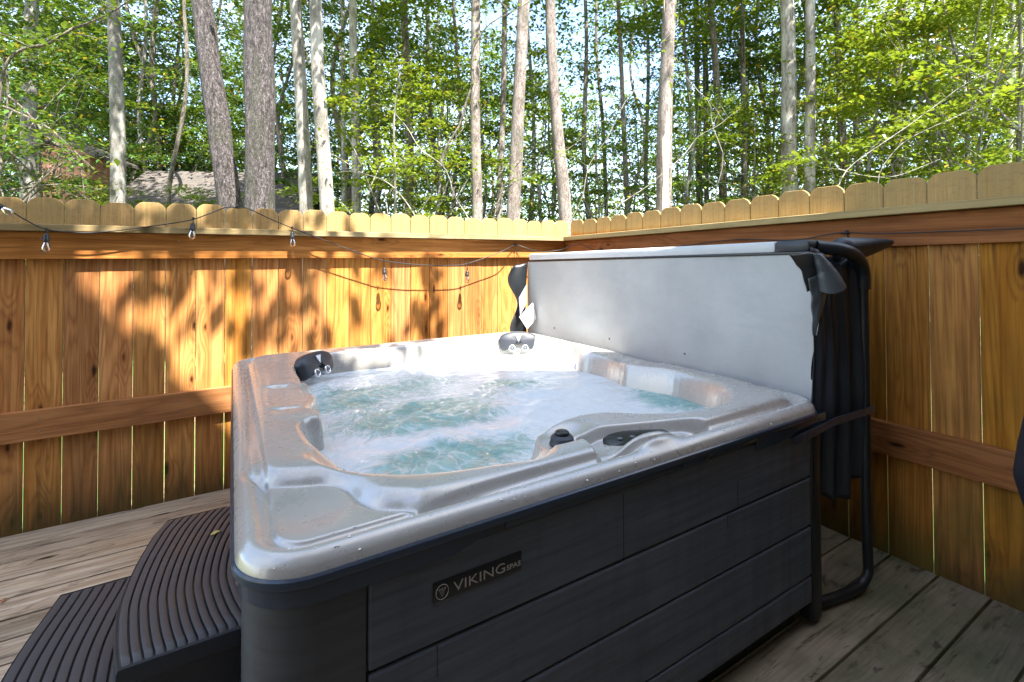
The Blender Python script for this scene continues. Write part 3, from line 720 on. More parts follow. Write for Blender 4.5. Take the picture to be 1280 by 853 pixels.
# far-end skirt with patches
def fskirt(u, v):
    z = .90+(1.45-.90)*v; 
    return (2.19-.165*u*(.6+.5*math.sin(v*9+.4)*.5+.3)-.0, 3.285-.04*u+.018*math.sin(u*5+v*4), z-.03*u)
vs, fs = sheet(fskirt, 16, 26); b = MB(); b.add(vs, fs); o = CVR(b, 'far_skirt', M['tube'], None, smooth=True)
sm = o.modifiers.new('thick', 'SOLIDIFY'); sm.thickness = .003
def patch(pts, m, name='strap_patch'):
    b = MB(); P = [Vector(p) for p in pts]; n = Vector((.2, -1, 0)).normalized()*.004
    b.add(P+[p+n for p in P], [(0, 1, 2, 3), (7, 6, 5, 4), (0, 4, 5, 1), (1, 5, 6, 2), (2, 6, 7, 3), (3, 7, 4, 0)]); CVR(b, name, m, 30)
patch([(2.055, 3.19, 1.18), (2.125, 3.19, 1.28), (2.128, 3.195, 1.14), (2.065, 3.19, 1.05)], M['grey_strap'])
patch([(2.045, 3.17, 1.04), (2.165, 3.165, 1.14), (2.195, 3.16, 1.02), (2.11, 3.16, .945)], M['white_strap'])
# snap studs on the lining
for yq in (2.93, 2.35, 1.77):
    b = MB(); b.lathe([(.006, 0), (.005, .004), (.001, .005)], 10, Matrix.Translation((2.197, yq, .972)) @ Matrix.Rotation(-PI/2, 4, 'Y'))
    CVR(b, 'snap_stud', M['jetgrey'])

# lifter
lf = tag(empty('cover_lifter', (2.57, 1.12, 0)), 'black bent tube lifter frame standing beside the folded spa cover', 'cover lifter')
LP = Vector((2.57, 1.12, 0))
def LF(mb, name, m, angle=40): mb.v = [tuple(Vector(v)-LP) for v in mb.v]; return mb.build(name, m, lf, angle=angle)
b = MB(); b.tube(spline([(2.52, 1.055, 1.36), (2.522, 1.055, .8), (2.518, 1.055, .35), (2.530, 1.055, .14), (2.527, 1.055, .085), (2.50, 1.06, .050), (2.45, 1.065, .034), (2.33, 1.085, .030), (2.17, 1.12, .030)], 6), .0205, 16)
LF(b, 'tube', M['tube'], 60)
b = MB(); b.tube(spline([(2.52, 1.055, 1.345), (2.515, 1.052, 1.41), (2.480, 1.05, 1.465), (2.42, 1.052, 1.50), (2.35, 1.07, 1.52), (2.27, 1.13, 1.532)], 6), .029, 18)
LF(b, 'foam_grip', M['tube'], 60)
b = MB(); b.tube([(2.37, 1.12, 1.525), (2.37, 2.0, 1.505), (2.37, 3.25, 1.475)], .017, 12); LF(b, 'cross_bar', M['tube'], 60)
def strap(pts, w, th):
    mb = MB()
    for p in pts: mb.v += [(p[0], p[1]-th/2, p[2]-w/2), (p[0], p[1]+th/2, p[2]-w/2), (p[0], p[1]+th/2, p[2]+w/2), (p[0], p[1]-th/2, p[2]+w/2)]
    for i in range(len(pts)-1):
        for k in range(4): mb.f.append((i*4+k, i*4+(k+1) % 4, (i+1)*4+(k+1) % 4, (i+1)*4+k))
    mb.f += [(0, 3, 2, 1), (len(pts)*4-4, len(pts)*4-3, len(pts)*4-2, len(pts)*4-1)]
    return mb
LF(strap([(1.93, 1.045, .785), (2.10, 1.045, .795), (2.25, 1.055, .80), (2.42, 1.035, .808), (2.55, 1.030, .810)], .030, .006), 'bracket', M['trim'])

# ------------------------------------------------------------------ COVERED OBJECT at the right edge
gr = tag(empty('covered_grill', (2.650, .365, 0)), 'dark fabric-covered bulky object at the right edge, with small white care label', 'covered grill')
def bagf(u, v):
    a = u*2*PI; z = 1.02*v+.12
    prof = np.interp(z, [.12, .3, .5, .68, .80, .95, 1.08, 1.14], [.115, .135, .19, .235, .22, .185, .12, .01])
    rr = prof*(1+.05*math.sin(a*9+z*4)*(1-v*.6)+.06*mnoise.noise((math.cos(a)*2, math.sin(a)*2, z*5)))
    return (rr*math.cos(a), rr*math.sin(a), z)
vs, fs = sheet(bagf, 97, 40); pyd('fabric_cover', vs, fs, M['bag'], gr, smooth=True)
b = MB()
for k in range(3):
    a = 2.1+k*2.094; b.tube([(.10*math.cos(a), .10*math.sin(a), .5), (.13*math.cos(a), .13*math.sin(a), 0)], .012, 8)
b.build('leg', M['tube'], gr)
b = MB()
b.add([(-.205, .115, .545), (-.180, .150, .545), (-.185, .150, .575), (-.210, .115, .575)], [(0, 1, 2, 3)]); o = b.build('care_label', M['white_strap'], gr); sm = o.modifiers.new('t', 'SOLIDIFY'); sm.thickness = .002

# ------------------------------------------------------------------ STRING LIGHTS
sl = tag(empty('string_lights', (.6, 3.63, 1.6)), 'black string light cable with clear bulbs looped along the wooden fences', 'string lights')
SLP = Vector((.6, 3.63, 1.6))
def SL(mb, name, m, par=sl, **k): mb.v = [tuple(Vector(v)-SLP) for v in mb.v]; return mb.build(name, m, par, **k)
yc = 3.615
route = [(-1.3, yc, 1.82), (-1.08, yc, 1.815), (-.905, yc, 1.775), (-.80, yc, 1.70), (-.72, yc, 1.652), (-.62, yc, 1.638), (-.47, yc, 1.643), (-.10, yc+.005, 1.715), (.03, yc, 1.765), (.125, yc, 1.812), (.19, yc+.03, 1.815), (.25, yc, 1.812), (.36, yc, 1.76), (.50, yc, 1.70), (.72, yc, 1.615), (.95, yc, 1.53), (1.12, yc, 1.475), (1.30, yc, 1.448), (1.50, yc, 1.432), (1.75, yc, 1.430), (1.88, yc, 1.455), (2.05, yc, 1.505), (2.2, yc, 1.56), (2.33, yc+.04, 1.60), (2.42, yc, 1.57), (2.55, yc-.02, 1.54), (2.75, yc-.06, 1.56), (2.83, 3.42, 1.61), (2.85, 3.2, 1.55), (2.86, 2.8, 1.52), (2.86, 2.3, 1.57), (2.865, 1.9, 1.60), (2.865, 1.55, 1.585), (2.865, 1.30, 1.617), (2.87, 1.15, 1.605), (2.872, .9, 1.603), (2.872, .5, 1.605), (2.872, 0, 1.61)]
SL((lambda b: (b.tube(spline(route, 6), .0032, 8), b)[1])(MB()), 'cable', M['cable'], smooth=True)
def bulb(x, y, z, drop=.035, rx=0., mat=None, sc=1.):
    Rm = Matrix.Translation((x, y, z)) @ Matrix.Rotation(rx, 4, 'Y') @ Matrix.Scale(sc, 4)
    b = MB(); b.tube([Rm @ Vector((0, 0, .004)), Rm @ Vector((.002, 0, -drop))], .0022, 6)
    b.lathe([(.0075, -.0), (.0075, .012), (.003, .014)], 10, Rm @ Matrix.Translation((0, 0, -.006)))
    b.lathe([(.004, -drop+.006), (.010, -drop+.001), (.0135, -drop-.008), (.0135, -drop-.020), (.0155, -drop-.022), (.0155, -drop-.040), (.012, -drop-.041)], 14, Rm)
    sk = SL(b, 'socket', M['cable'], angle=50)
    b = MB(); z0 = -drop-.041
    b.lathe([(.010, z0), (.012, z0-.006), (.0175, z0-.018), (.0215, z0-.032), (.0205, z0-.044), (.014, z0-.054), (.004, z0-.058), (.0005, z0-.0583)], 16, Rm)
    SL(b, 'bulb', M['bulb'], smooth=True)
    b = MB(); b.tube([Rm @ Vector(p) for p in ((-.003, 0, z0), (-.007, 0, z0-.03), (-.003, 0, z0-.035), (0, 0, z0-.012), (.003, 0, z0-.035), (.007, 0, z0-.03), (.003, 0, z0))], .0011, 5)
    SL(b, 'filament', M['filament'])
for x, z, dr_, rx in ((-.715, 1.650, .025, 0), (-.045, 1.735, .03, .06), (.515, 1.695, .03, -.04), (1.145, 1.468, .055, -.03), (1.835, 1.44, .06, .05)): bulb(x, yc, z, dr_, rx)
bulb(-.93, yc, 1.79, .01, -.9)
for p in ((.19, yc+.05, 1.82), (2.33, yc+.06, 1.60), (2.885, 1.30, 1.617), (2.885, 3.2, 1.56)):
    b = MB(); b.lathe([(.010, 0), (.010, .012), (.004, .02)], 10, Matrix.Translation((p[0], p[1]-.02, p[2]-.008))); b.box(p[0]-.008, p[1]-.03, p[2]-.006, p[0]+.008, p[1]+.01, p[2]+.006, .002)
    if p[0] > 2.3 and p[1] < 3.1 or p[0] == 2.33: b.tube([(p[0], p[1]-.02, p[2]), (p[0], p[1]-.03, p[2]-.11 if p[0] == 2.33 else p[2]-.06)], .003, 6)
    SL(b, 'clip', M['cable'])

# ------------------------------------------------------------------ LEAVES lying about
def leafmat(name, c1, c2, trans=.3):
    t = NT(name); g = t.n('ShaderNodeNewGeometry').outputs['Random Per Island']; ob = t.n('ShaderNodeObjectInfo').outputs['Random']
    cl = t.noise(t.n('ShaderNodeTexCoord').outputs['Object'], .55, 3, .6)
    f = t.math('ADD', t.math('MULTIPLY', g, .45), t.math('ADD', t.math('MULTIPLY', t.math('SUBTRACT', cl, .5), 1.5), t.math('MULTIPLY', ob, .5)), True)
    c = t.mix(f, c1, c2)
    yel = t.math('GREATER_THAN', g, .97); c = t.mix(yel, c, (.34, .22, .02))
    d = t.pbr(c, .42, 0, Specular_IOR_Level=.5); tl = t.n('ShaderNodeBsdfTranslucent', Color=t.mix(.35, c, (.35, .42, .03)))
    mx = t.n('ShaderNodeMixShader'); mx.inputs[0].default_value = trans; t.set(mx.inputs[1], d); t.set(mx.inputs[2], tl); return t.done(mx)
def fallen(x, y, z, rot, L, col, label):
    pts = [(-.5, 0), (-.3, .16), (0, .24), (.28, .15), (.5, 0), (.28, -.14), (0, -.22), (-.3, -.15)]
    vs = [(0, 0, .004)]+[(px*L, py*L, .010*abs(py)*4*L/.05*.6+.003*math.sin(px*9)) for px, py in pts]
    fs = [(0, i+1, (i+1) % 8+1) for i in range(8)]
    o = pyd('fallen_leaf', vs, fs, plain('dry_leaf', col, .6), smooth=True, loc=(x, y, z)); o.rotation_euler = (0, 0, rot)
    tag(o, label, 'leaf'); sm = o.modifiers.new('t', 'SOLIDIFY'); sm.thickness = .0006; return o
fallen(.055, 2.30, .404, .3, .045, (.50, .40, .12), 'pale yellow leaf lying on the upper step tread')
fallen(-.72, 3.02, .006, 1.2, .04, (.30, .12, .05), 'small reddish-brown leaf lying on the deck boards')

# ------------------------------------------------------------------ TREES
def bark(name, c1, c2, dark, sc=(9, 9, 1.6), bs=.9, dist=.03, patches=0.):
    t = NT(name); rnd = t.n('ShaderNodeObjectInfo').outputs['Random']
    off = t.n('ShaderNodeCombineXYZ', X=t.math('MULTIPLY', rnd, 19.), Y=t.math('MULTIPLY', rnd, 7.), Z=t.math('MULTIPLY', rnd, 31.)).outputs[0]
    a = t.noise(t.coord(sc=sc, add=off), 2.2, 6, .65, .4); wv_ = t.vm('MULTIPLY', t.noise(t.coord(sc=sc, add=off), 1.6, 4, .6, 0, 1), (1.6, 1.6, 1.6)); v = t.n('ShaderNodeTexVoronoi', feature='DISTANCE_TO_EDGE'); t.set(v.inputs['Vector'], t.vm('ADD', t.coord(sc=sc, add=off), wv_)); v.inputs['Scale'].default_value = 3.0
    bl = t.noise(t.coord(sc=(3, 3, 1.2), add=off), 1.5, 4, .6)
    c = t.mix(t.mapr(a, .35, .65), c1, c2)
    crack = t.mapr(v.outputs[0], .10, .0)
    c = t.mix(t.math('MULTIPLY', crack, .7), c, dark)
    c = t.mix(t.mapr(a, .46, .36, 0, .8), c, dark)
    c = t.mix(t.mapr(bl, .50, .60, 0, patches), c, (.42, .41, .38))
    c = t.mix(t.mapr(bl, .47, .38, 0, .6), c, (.085, .085, .06))
    return t.done(t.pbr(c, .85, 0, t.bump(t.math('SUBTRACT', a, t.math('MULTIPLY', crack, .6)), bs, dist)))
B = {
 'grey': bark('bark_grey', (.11, .10, .09), (.23, .22, .205), (.14, .12, .10), (7, 7, 1.8), .5, .02, .5),
 'pale': bark('bark_pale', (.18, .165, .15), (.32, .295, .265), (.11, .09, .08), (6, 6, 1.4), .4, .015, .6),
 'pink': bark('bark_pinkish', (.18, .14, .125), (.29, .24, .22), (.10, .07, .06), (9, 9, 3), .8, .02, .3),
 'rough': bark('bark_rough', (.026, .020, .018), (.20, .17, .175), (.02, .014, .012), (15, 15, 4.5), 1., .06, .0),
 'dark': bark('bark_dark', (.12, .10, .075), (.24, .20, .16), (.04, .03, .02), (9, 9, 1.6), .8, .03, .1)}
LM = {'deep': leafmat('leaf_deep', (.016, .055, .006), (.060, .14, .013), .25),
      'mid': leafmat('leaf_mid', (.026, .080, .007), (.105, .19, .014), .3),
      'lime': leafmat('leaf_lime', (.055, .12, .007), (.20, .25, .014), .35),
      'blue': leafmat('leaf_bluish', (.022, .065, .022), (.060, .13, .035), .2)}
def leaves_mesh(name, cl, leaf, mat, flat=.35):
    """cl: array of leaf centres (n,3) with size; each leaf is a small folded rhombus"""
    n = len(cl); c = np.asarray(cl); 
    az = rng.uniform(0, 2*PI, n); ti = rng.normal(0, flat, n); ro = rng.normal(0, flat, n); s = leaf*rng.uniform(.6, 1.25, n)
    dx = np.stack([np.cos(az)*np.cos(ti), np.sin(az)*np.cos(ti), np.sin(ti)-.25], -1)
    sd = np.stack([-np.sin(az)*np.cos(ro), np.cos(az)*np.cos(ro), np.sin(ro)], -1)
    up = np.array([0, 0, 1.])
    P = np.empty((n, 5, 3))
    P[:, 0] = c-dx*(s*.5)[:, None]; P[:, 1] = c+sd*(s*.33)[:, None]+up*(s*.10)[:, None]-dx*(s*.05)[:, None]; P[:, 2] = c+dx*(s*.55)[:, None]
    P[:, 3] = c-sd*(s*.33)[:, None]+up*(s*.10)[:, None]-dx*(s*.05)[:, None]; P[:, 4] = c
    me = bpy.data.meshes.new(name); me.vertices.add(n*5); me.vertices.foreach_set('co', P.reshape(-1).astype(np.float32))
    q = np.array([[0, 1, 2], [0, 2, 3]]); loops = (np.arange(n)[:, None, None]*5+q[None]).reshape(-1)
    me.loops.add(len(loops)); me.loops.foreach_set('vertex_index', loops.astype(np.int32)); me.polygons.add(n*2)
    me.polygons.foreach_set('loop_start', np.arange(0, n*6, 3, dtype=np.int32)); me.update(calc_edges=True); me.validate(); me.materials.append(mat)
    return me
def spray_points(n_sprays, per, R, H, z0, rad=.55, hollow=.35):
    out = []; tips = []
    for i in range(n_sprays):
        a = rng.uniform(0, 2*PI); q = hollow+(1-hollow)*rng.random()**.6; zz = rng.random()
        prof = math.sin(PI*min(.97, .12+.85*zz))**.6
        c = np.array([R*q*prof*math.cos(a), R*q*prof*math.sin(a), z0+H*zz]); r = rad*rng.uniform(.5, 1.25)
        m = int(per*rng.uniform(.5, 1.4)); p = rng.normal(0, 1, (m, 3))*np.array([r, r, r*.13])*.55
        d = np.array([math.cos(a), math.sin(a)]); p[:, 2] -= .25*np.abs(p[:, :2] @ d)
        out.append(c+p); tips.append(c)
    return np.concatenate(out), tips
def trunk_mesh(base, top, r0, r1, seg=34, ns=14, bend=.12, amp=.06, flare=.25, seed=0, twigs=None):
    mb = MB(); b0 = Vector(base); t0 = Vector(top); L = (t0-b0).length
    pts = []; rad = []
    for i in range(seg+1):
        f = i/seg; p = b0.lerp(t0, f); p.x += bend*(mnoise.noise((f*3, seed, 0)))*min(1, f*5); p.y += bend*mnoise.noise((f*3, seed, 9))*min(1, f*5)
        pts.append(p); rad.append((r0+(r1-r0)*f)*(1+flare*math.exp(-f*L/.5)))
    mb.tube(pts, rad, ns)
    for i in range((seg+1)*ns):
        v = Vector(mb.v[i]); c = pts[i//ns]; d = v-c; k = 1+amp*2*mnoise.noise((v.x*6+seed, v.y*6, v.z*1.3))+amp*mnoise.noise((v.x*18, v.y*18, v.z*4+seed)); mb.v[i] = tuple(c+d*k)
    if twigs:
        for a, c, rr in twigs:
            A = Vector(a); C = Vector(c); m = A.lerp(C, .5)+Vector((0, 0, .08*(C-A).length)); mb.tube(spline([A, m, C], 4), [rr*(1-.8*j/8) for j in range(9)], 5)
    return mb
GZ = -.45       # forest floor level
def branches(z_lo, z_hi, R, n, r, ax, seed):
    """bare limbs leaving the trunk; ax(z) gives the trunk axis"""
    tw = []
    for i in range(n):
        z = random.uniform(z_lo, z_hi); a = random.uniform(0, 2*PI); l = R*random.uniform(.4, 1)
        c = ax(z); tw.append(((c[0], c[1], z), (c[0]+l*math.cos(a), c[1]+l*math.sin(a), z+l*random.uniform(.2, .8)), r*random.uniform(.5, 1)))
    return tw
def tree(u, ut, d, w, H, bk, label, group=None, crown=None, cmesh=None, amp=.05, bend=.12, limb=5, ct=None, name='forest_tree', cat='tree', vtop=0.):
    x, y = fp(u, d); zt = CAMZ+(CV-0)/FPX*d; zb = CAMZ+(CV-270)/FPX*d
    x2, y2 = fp(ut, d); k = (H-zb)/(zt-zb); kb = (GZ-zb)/(zt-zb)
    bx, by = (x2-x)*kb, (y2-y)*kb; tx, ty = (x2-x)*k, (y2-y)*k
    root = tag(empty(name, (x+bx, y+by, GZ)), label, cat, group)
    r0 = w/FPX*d/2; ax = lambda z: ((tx-bx)*(z)/(H-GZ), (ty-by)*z/(H-GZ))
    tw = branches(7.0, (H-GZ)*.9, 1.6+.05*H, limb, r0*.28, ax, 0)
    mb = trunk_mesh((0, 0, 0), (tx-bx, ty-by, H-GZ), r0*1.08, r0*.45, 46, 16, bend, amp, .2, random.random()*99, tw)
    mb.build('trunk', B[bk], root, smooth=True)
    if cmesh is not None:
        c = link('crown', cmesh, None, root, (tx-bx, ty-by, 0)); c.rotation_euler = (0, 0, random.uniform(0, 6.28)); s = random.uniform(.85, 1.15); c.scale = (s, s, 1)
        if ct: c.location.z += ct
    return root
# crown meshes shared by the trees
def cm(name, mat, ns, per, R, H, z0, leaf, rad): return leaves_mesh(name, spray_points(ns, per, R, H, z0, rad)[0], leaf, LM[mat])
high = [cm('crown_high', m, 105, 70, 2.6, 7.5, 5.6, .13, .75) for m in ('mid', 'lime', 'deep')]
tall = [cm('crown_tall', m, 105, 90, 2.5, 12.5, 2.2, .13, .70) for m in ('mid', 'lime', 'deep', 'blue')]
low = [cm('crown_low', m, 58, 115, 1.5, 4.2, 1.2, .080, .52) for m in ('lime', 'mid', 'deep')]
# trunks that can be told apart in the photo: u at the fence top, u at the picture top, depth, width px
T_ = [
 (145, 138, 9.0, 18, 'grey', 'straight smooth grey trunk left of the two dark rough ones', .03, 0),
 (286, 257, 6.6, 29, 'rough', 'thick dark rough-barked trunk leaning left, left one of the dark pair', .10, None),
 (323, 320, 6.2, 37, 'rough', 'thickest dark rough-barked upright trunk, right one of the dark pair', .10, None),
 (384, 371, 8.6, 17, 'pale', 'pale trunk close right of the thick dark trunk, left of a pale twin', .03, 0),
 (404, 393, 8.2, 19, 'pale', 'pale pinkish trunk, right one of the pale twins', .03, 2),
 (445, 441, 11.0, 12, 'pale', 'slim pale trunk standing just right of the pale twins', .03, 1),
 (597, 592, 10.0, 14, 'pink', 'slender pinkish-grey trunk left of the crossing stems in the middle', .04, 1),
 (624, 631, 12.0, 9, 'pink', 'thin grey stem just behind the leaning trunk in the middle', .04, 0),
 (642, 656, 9.4, 18, 'pink', 'rough pinkish trunk leaning right above the fence middle', .06, None),
 (703, 692, 9.6, 17, 'pink', 'pinkish scaly trunk leaning left above the fence corner', .06, None),
 (831, 836, 9.0, 20, 'pink', 'trunk with a pale peeled strip above the raised cover', .04, None),
 (990, 985, 10.0, 20, 'pale', 'stout pale grey trunk, left one of the close pair at right', .04, 0),
 (1013, 1017, 9.8, 14, 'pale', 'slim pale trunk, right one of the close pair at right', .03, 1),
 (905, 892, 13.0, 10, 'dark', 'slim dark mossy trunk leaning left, right of the peeled trunk', .04, 1),
 (931, 933, 14.0, 8, 'dark', 'thin grey-green trunk between the mossy one and the stout pale pair', .04, 0),
 (1120, 1131, 12.5, 14, 'dark', 'dark leafy trunk leaning right, rightmost of the larger trunks', .05, 1),
 (1058, 1050, 15.0, 12, 'dark', 'dark trunk behind the slim pinkish one at right', .04, 2),
 (511, 508, 14.0, 12, 'dark', 'dark shaded trunk in the gap left of the middle stems', .05, 0),
 (36, 40, 9.4, 17, 'grey', 'grey shaded trunk at the far left by the neighbouring house', .03, 2),
 (785, 775, 13.5, 7, 'pink', 'thin pale stem left of the peeled trunk', .03, 0),
 (876, 873, 17.0, 9, 'dark', 'dark stem behind and right of the peeled trunk', .04, 2),
 (430, 427, 14.0, 7, 'grey', 'thinnest grey stem between the pale twins and the slim pale trunk', .03, 0),
]
for i, (u, ut, d, w, bk, lab, amp, ch) in enumerate(T_):
    tree(u, ut, d, w, random.uniform(12, 15), bk, lab, 'trees behind the fence', None, high[ch] if ch is not None else None, amp, .10, 4, ct=2.0)
for i, (u, ut, d, w, bk) in enumerate([(215, 222, 14, 6, 'dark'), (468, 470, 16, 7, 'grey'), (545, 538, 17, 7, 'dark'), (568, 572, 15, 6, 'pink'), (668, 664, 16, 6, 'grey'), (728, 733, 15, 7, 'pink'), (752, 748, 18, 6, 'dark'), (808, 812, 17, 6, 'grey'), (856, 860, 15, 6, 'pale'), (885, 884, 19, 7, 'dark'), (950, 956, 17, 6, 'grey'), (1036, 1040, 18, 6, 'pale'), (1085, 1078, 16, 7, 'pink'), (1150, 1160, 18, 6, 'grey'), (1190, 1184, 15, 6, 'pale'), (1228, 1236, 18, 7, 'dark'), (1262, 1268, 14, 8, 'pale'), (345, 352, 16, 6, 'pink'), (185, 176, 17, 7, 'grey')]):
    tree(u, ut, d, w, random.uniform(12, 15), bk, ('slender distant %s trunk ' % {'dark': 'dark', 'grey': 'grey', 'pink': 'pinkish', 'pale': 'pale'}[bk])+('left of the dark rough pair', 'right of the slim pale trunk', 'well left of the middle stems', 'just left of the slender middle trunk', 'between the leaning middle trunks', 'just right of the scaly trunk over the corner', 'over the left end of the raised cover', 'left of the peeled trunk, over the cover', 'just right of the peeled trunk', 'beside the dark stem right of the peeled trunk', 'left of the stout pale pair', 'just right of the close pair', 'between the close pair and the rightmost dark trunk', 'just right of the rightmost dark trunk', 'over the right fence, first past the rightmost dark trunk', 'over the right fence, second from the picture edge', 'nearest the right picture edge', 'just right of the thickest dark trunk', 'between the smooth grey trunk and the dark pair')[i], 'trees behind the fence', None, None, .05, .45, 3)
# peeled strip on the trunk above the cover
pt = [o for o in bpy.data.objects if o.get('label', '').startswith('trunk with a pale peeled')][0]
b = MB(); r0 = 19/FPX*9/2; toc = Vector((-pt.location.x, -pt.location.y, 0)).normalized(); sd = Vector((-toc.y, toc.x, 0))
x2, y2 = fp(836, 9.0); x1_, y1_ = fp(831, 9.0); zt = CAMZ+CV/FPX*9; zb = CAMZ+42/FPX*9
for i in range(30):
    z = .9+i*.22; f = (z+GZ-zb)/(zt-zb); c = Vector((x1_+(x2-x1_)*f-pt.location.x, y1_+(y2-y1_)*f-pt.location.y, z))
    c += Vector((.10*mnoise.noise((z/13*3, 0, 0))*0, 0, 0))
    w_ = r0*(.40+.15*mnoise.noise((i*.4, 3, 1))); rr = r0*1.10*(1-.04*i/3)
    for k in (-1, 0, 1): b.v.append(tuple(c+toc*(rr*(1.0 if k == 0 else .9))+sd*(w_*k+.01)))
for i in range(29):
    for k in range(2): b.f.append((i*3+k, i*3+k+1, i*3+k+4, i*3+k+3))
# (kept as part of the tree)
o = b.build('peeled_strip', plain('peeled_wood', (.62, .45, .33), .7, bump=.4, bs=40), pt, smooth=True)
# broken snag
sx, sy = fp(972, 9.5); sn = MB(); sn.tube([(0, 0, 0), (.02, 0, 1.5), (.0, 0, 2.75), (-.04, 0, 3.05)], [.11, .09, .075, .012], 9)
o = sn.build('tree_snag', B['pale'], smooth=True, loc=(sx, sy, GZ)); tag(o, 'broken pale stump poking above the fence beside the close trunk pair', 'tree stump')

# wood behind: trees with their crowns
bgs = []
for i in range(74):
    d = random.uniform(15, 34); u = random.uniform(-160, 1440)
    # keep a lighter sky gap above the middle of the fence
    if 540 < u < 840 and random.random() < .35: u += random.choice((-330, 330))
    bgs.append((u, d))
proto = {}
for i, (u, d) in enumerate(bgs):
    k = random.choice((0, 1, 2, 3)) if u > 500 else random.choice((0, 2, 2, 3, 0))
    if u > 1000: k = random.choice((1, 1, 0))
    x, y = fp(u, d)
    if k not in proto:
        root = empty('wood_tree', (x, y, GZ)); mb = trunk_mesh((0, 0, 0), (random.uniform(-.5, .5), random.uniform(-.5, .5), 13.5), .095, .035, 24, 9, .6, .05, .2, k*7., branches(2, 12, 2.2, 14, .03, lambda z: (0, 0), 0))
        mb.build('trunk', B[('dark', 'grey', 'dark', 'pink')[k]], root, smooth=True); link('crown', tall[k], None, root)
        proto[k] = root
    else:
        src = proto[k]; root = src.copy(); COL.objects.link(root); root.location = (x, y, GZ)
        for ch in src.children:
            c = ch.copy(); COL.objects.link(c); c.parent = root
    root.rotation_euler = (0, 0, random.uniform(0, 6.28)); s = random.uniform(.85, 1.35); root.scale = (s, s, s*random.uniform(.9, 1.1))
    tag(root, ('mid-green leafy tree standing deep in the wood', 'bright lime-green tree standing deep in the wood', 'dark green tree standing deep in the wood', 'bluish green tree standing deep in the wood')[k], 'tree', 'trees deep in the wood')
# leafy understorey close behind the fence
und = [(600, 14, 1, 1.5), (690, 17, 0, 1.7), (8, 7.5, 2, 1.0), (150, 10.0, 0, .62), (235, 9.0, 0, .60), (300, 10, 1, .60), (70, 13.5, 1, .9), (175, 17.5, 2, 1.4), (215, 18.0, 1, 1.3), (60, 11.5, 2, 1.4), (250, 19, 1, 1.5), (350, 18, 1, 1.4), (480, 9.5, 0, 1.05), (540, 11.5, 0, 1.2), (560, 16, 1, 1.5), (665, 13, 0, 1.2), (745, 12, 1, 1.0), (800, 16, 0, 1.3), (860, 11.5, 1, 1.1), (935, 11, 0, 1.0), (960, 15, 2, 1.5), (1050, 11.5, 0, 1.1), (1090, 9.5, 0, 1.2), (1160, 9.5, 0, 1.35), (1215, 8.5, 0, 1.3), (1275, 8.0, 0, 1.35), (1330, 9.5, 0, 1.5), (1180, 14, 1, 1.6), (-60, 8, 2, 1.3), (130, 19, 2, 1.9), (1120, 16, 0, 1.7)]
where = ['behind the slender middle trunk', 'far behind the scaly trunk over the corner', 'at the far left edge', 'low before the smooth grey trunk', 'low before the grey shingle roof', 'low between the dark rough pair', 'before the neighbouring house gable', 'over the neighbouring shingle roof', 'beside the dark leaning trunk', 'behind the house gable', 'left of the dark rough pair', 'right of the dark rough pair', 'right of the slim pale trunk', 'left of the middle stems', 'in the gap left of the middle', 'right of the leaning middle trunk', 'over the fence corner', 'behind the peeled trunk', 'just right of the peeled trunk', 'before the thin grey-green trunk', 'in the deep shade left of the pale pair', 'right of the pale trunk pair', 'left of the rightmost dark trunk', 'right of the rightmost dark trunk', 'above the right fence', 'at the right picture edge', 'beyond the right picture edge', 'deep behind the right fence', 'beyond the left picture edge', 'behind the smooth grey trunk', 'behind the rightmost dark trunk']
for (u, d, k, s), wh in zip(und, where):
    x, y = fp(u, d); root = empty('understorey_tree', (x, y, GZ)); tag(root, ('lime', 'fresh green', 'deep green')[k]+' leafy young tree '+wh, 'tree', 'young trees behind the fence')
    tips = [((0, 0, random.uniform(1, 4)), (1.2*math.cos(a), 1.2*math.sin(a), random.uniform(2, 5)), .018) for a in [random.uniform(0, 6.28) for _ in range(12)]]
    trunk_mesh((0, 0, 0), (random.uniform(-.3, .3), random.uniform(-.3, .3), 5.2), .045, .012, 16, 7, .2, .04, .1, u*.1, tips).build('trunk', B['dark' if k == 2 else 'grey'], root, smooth=True)
    link('crown', low[k], None, root); root.scale = (s, s, s); root.rotation_euler = (0, 0, random.uniform(0, 6.28))
# bare arching saplings with sparse leaves
def bare(name, paths, label, bk, leaves=0, mat='lime'):
    root = None; mb = MB(); L = []
    for pts, r in paths:
        P = [Vector((*fp(u, d), CAMZ+(CV-v)/FPX*d)) for u, v, d in pts]
        if root is None: root = tag(empty(name, (P[0].x, P[0].y, P[0].z)), label, 'sapling'); o0_ = P[0].copy()
        S = [Vector(q)-o0_ for q in spline(P, 9)]; n = len(S); S = [q+Vector((mnoise.noise(q*1.7), mnoise.noise(q*1.7+Vector((9, 3, 1))), mnoise.noise(q*1.7+Vector((2, 8, 5)))))*.10*(1 if 0 < k_ else 0) for k_, q in enumerate(S)]; r = r*.72
        mb.tube(S, [r*(1-.75*i/(n-1)) for i in range(n)], 6)
        for q in S[n//3:]:
            for _ in range(leaves): L.append(np.array(q)+rng.normal(0, .10, 3))
            if random.random() < .5:
                e = q+Vector((random.uniform(-.4, .4), random.uniform(-.3, .3), random.uniform(-.05, .35))); mb.tube([q, q.lerp(e, .5)+Vector((0, 0, .02)), e], [r*.25, r*.18, r*.06], 4)
                for _ in range(leaves): L.append(np.array(e)+rng.normal(0, .07, 3))
    mb.build('stem', B[bk], root, smooth=True)
    if L: link('foliage', leaves_mesh('foliage', np.array(L), .075, LM[mat]), None, root)
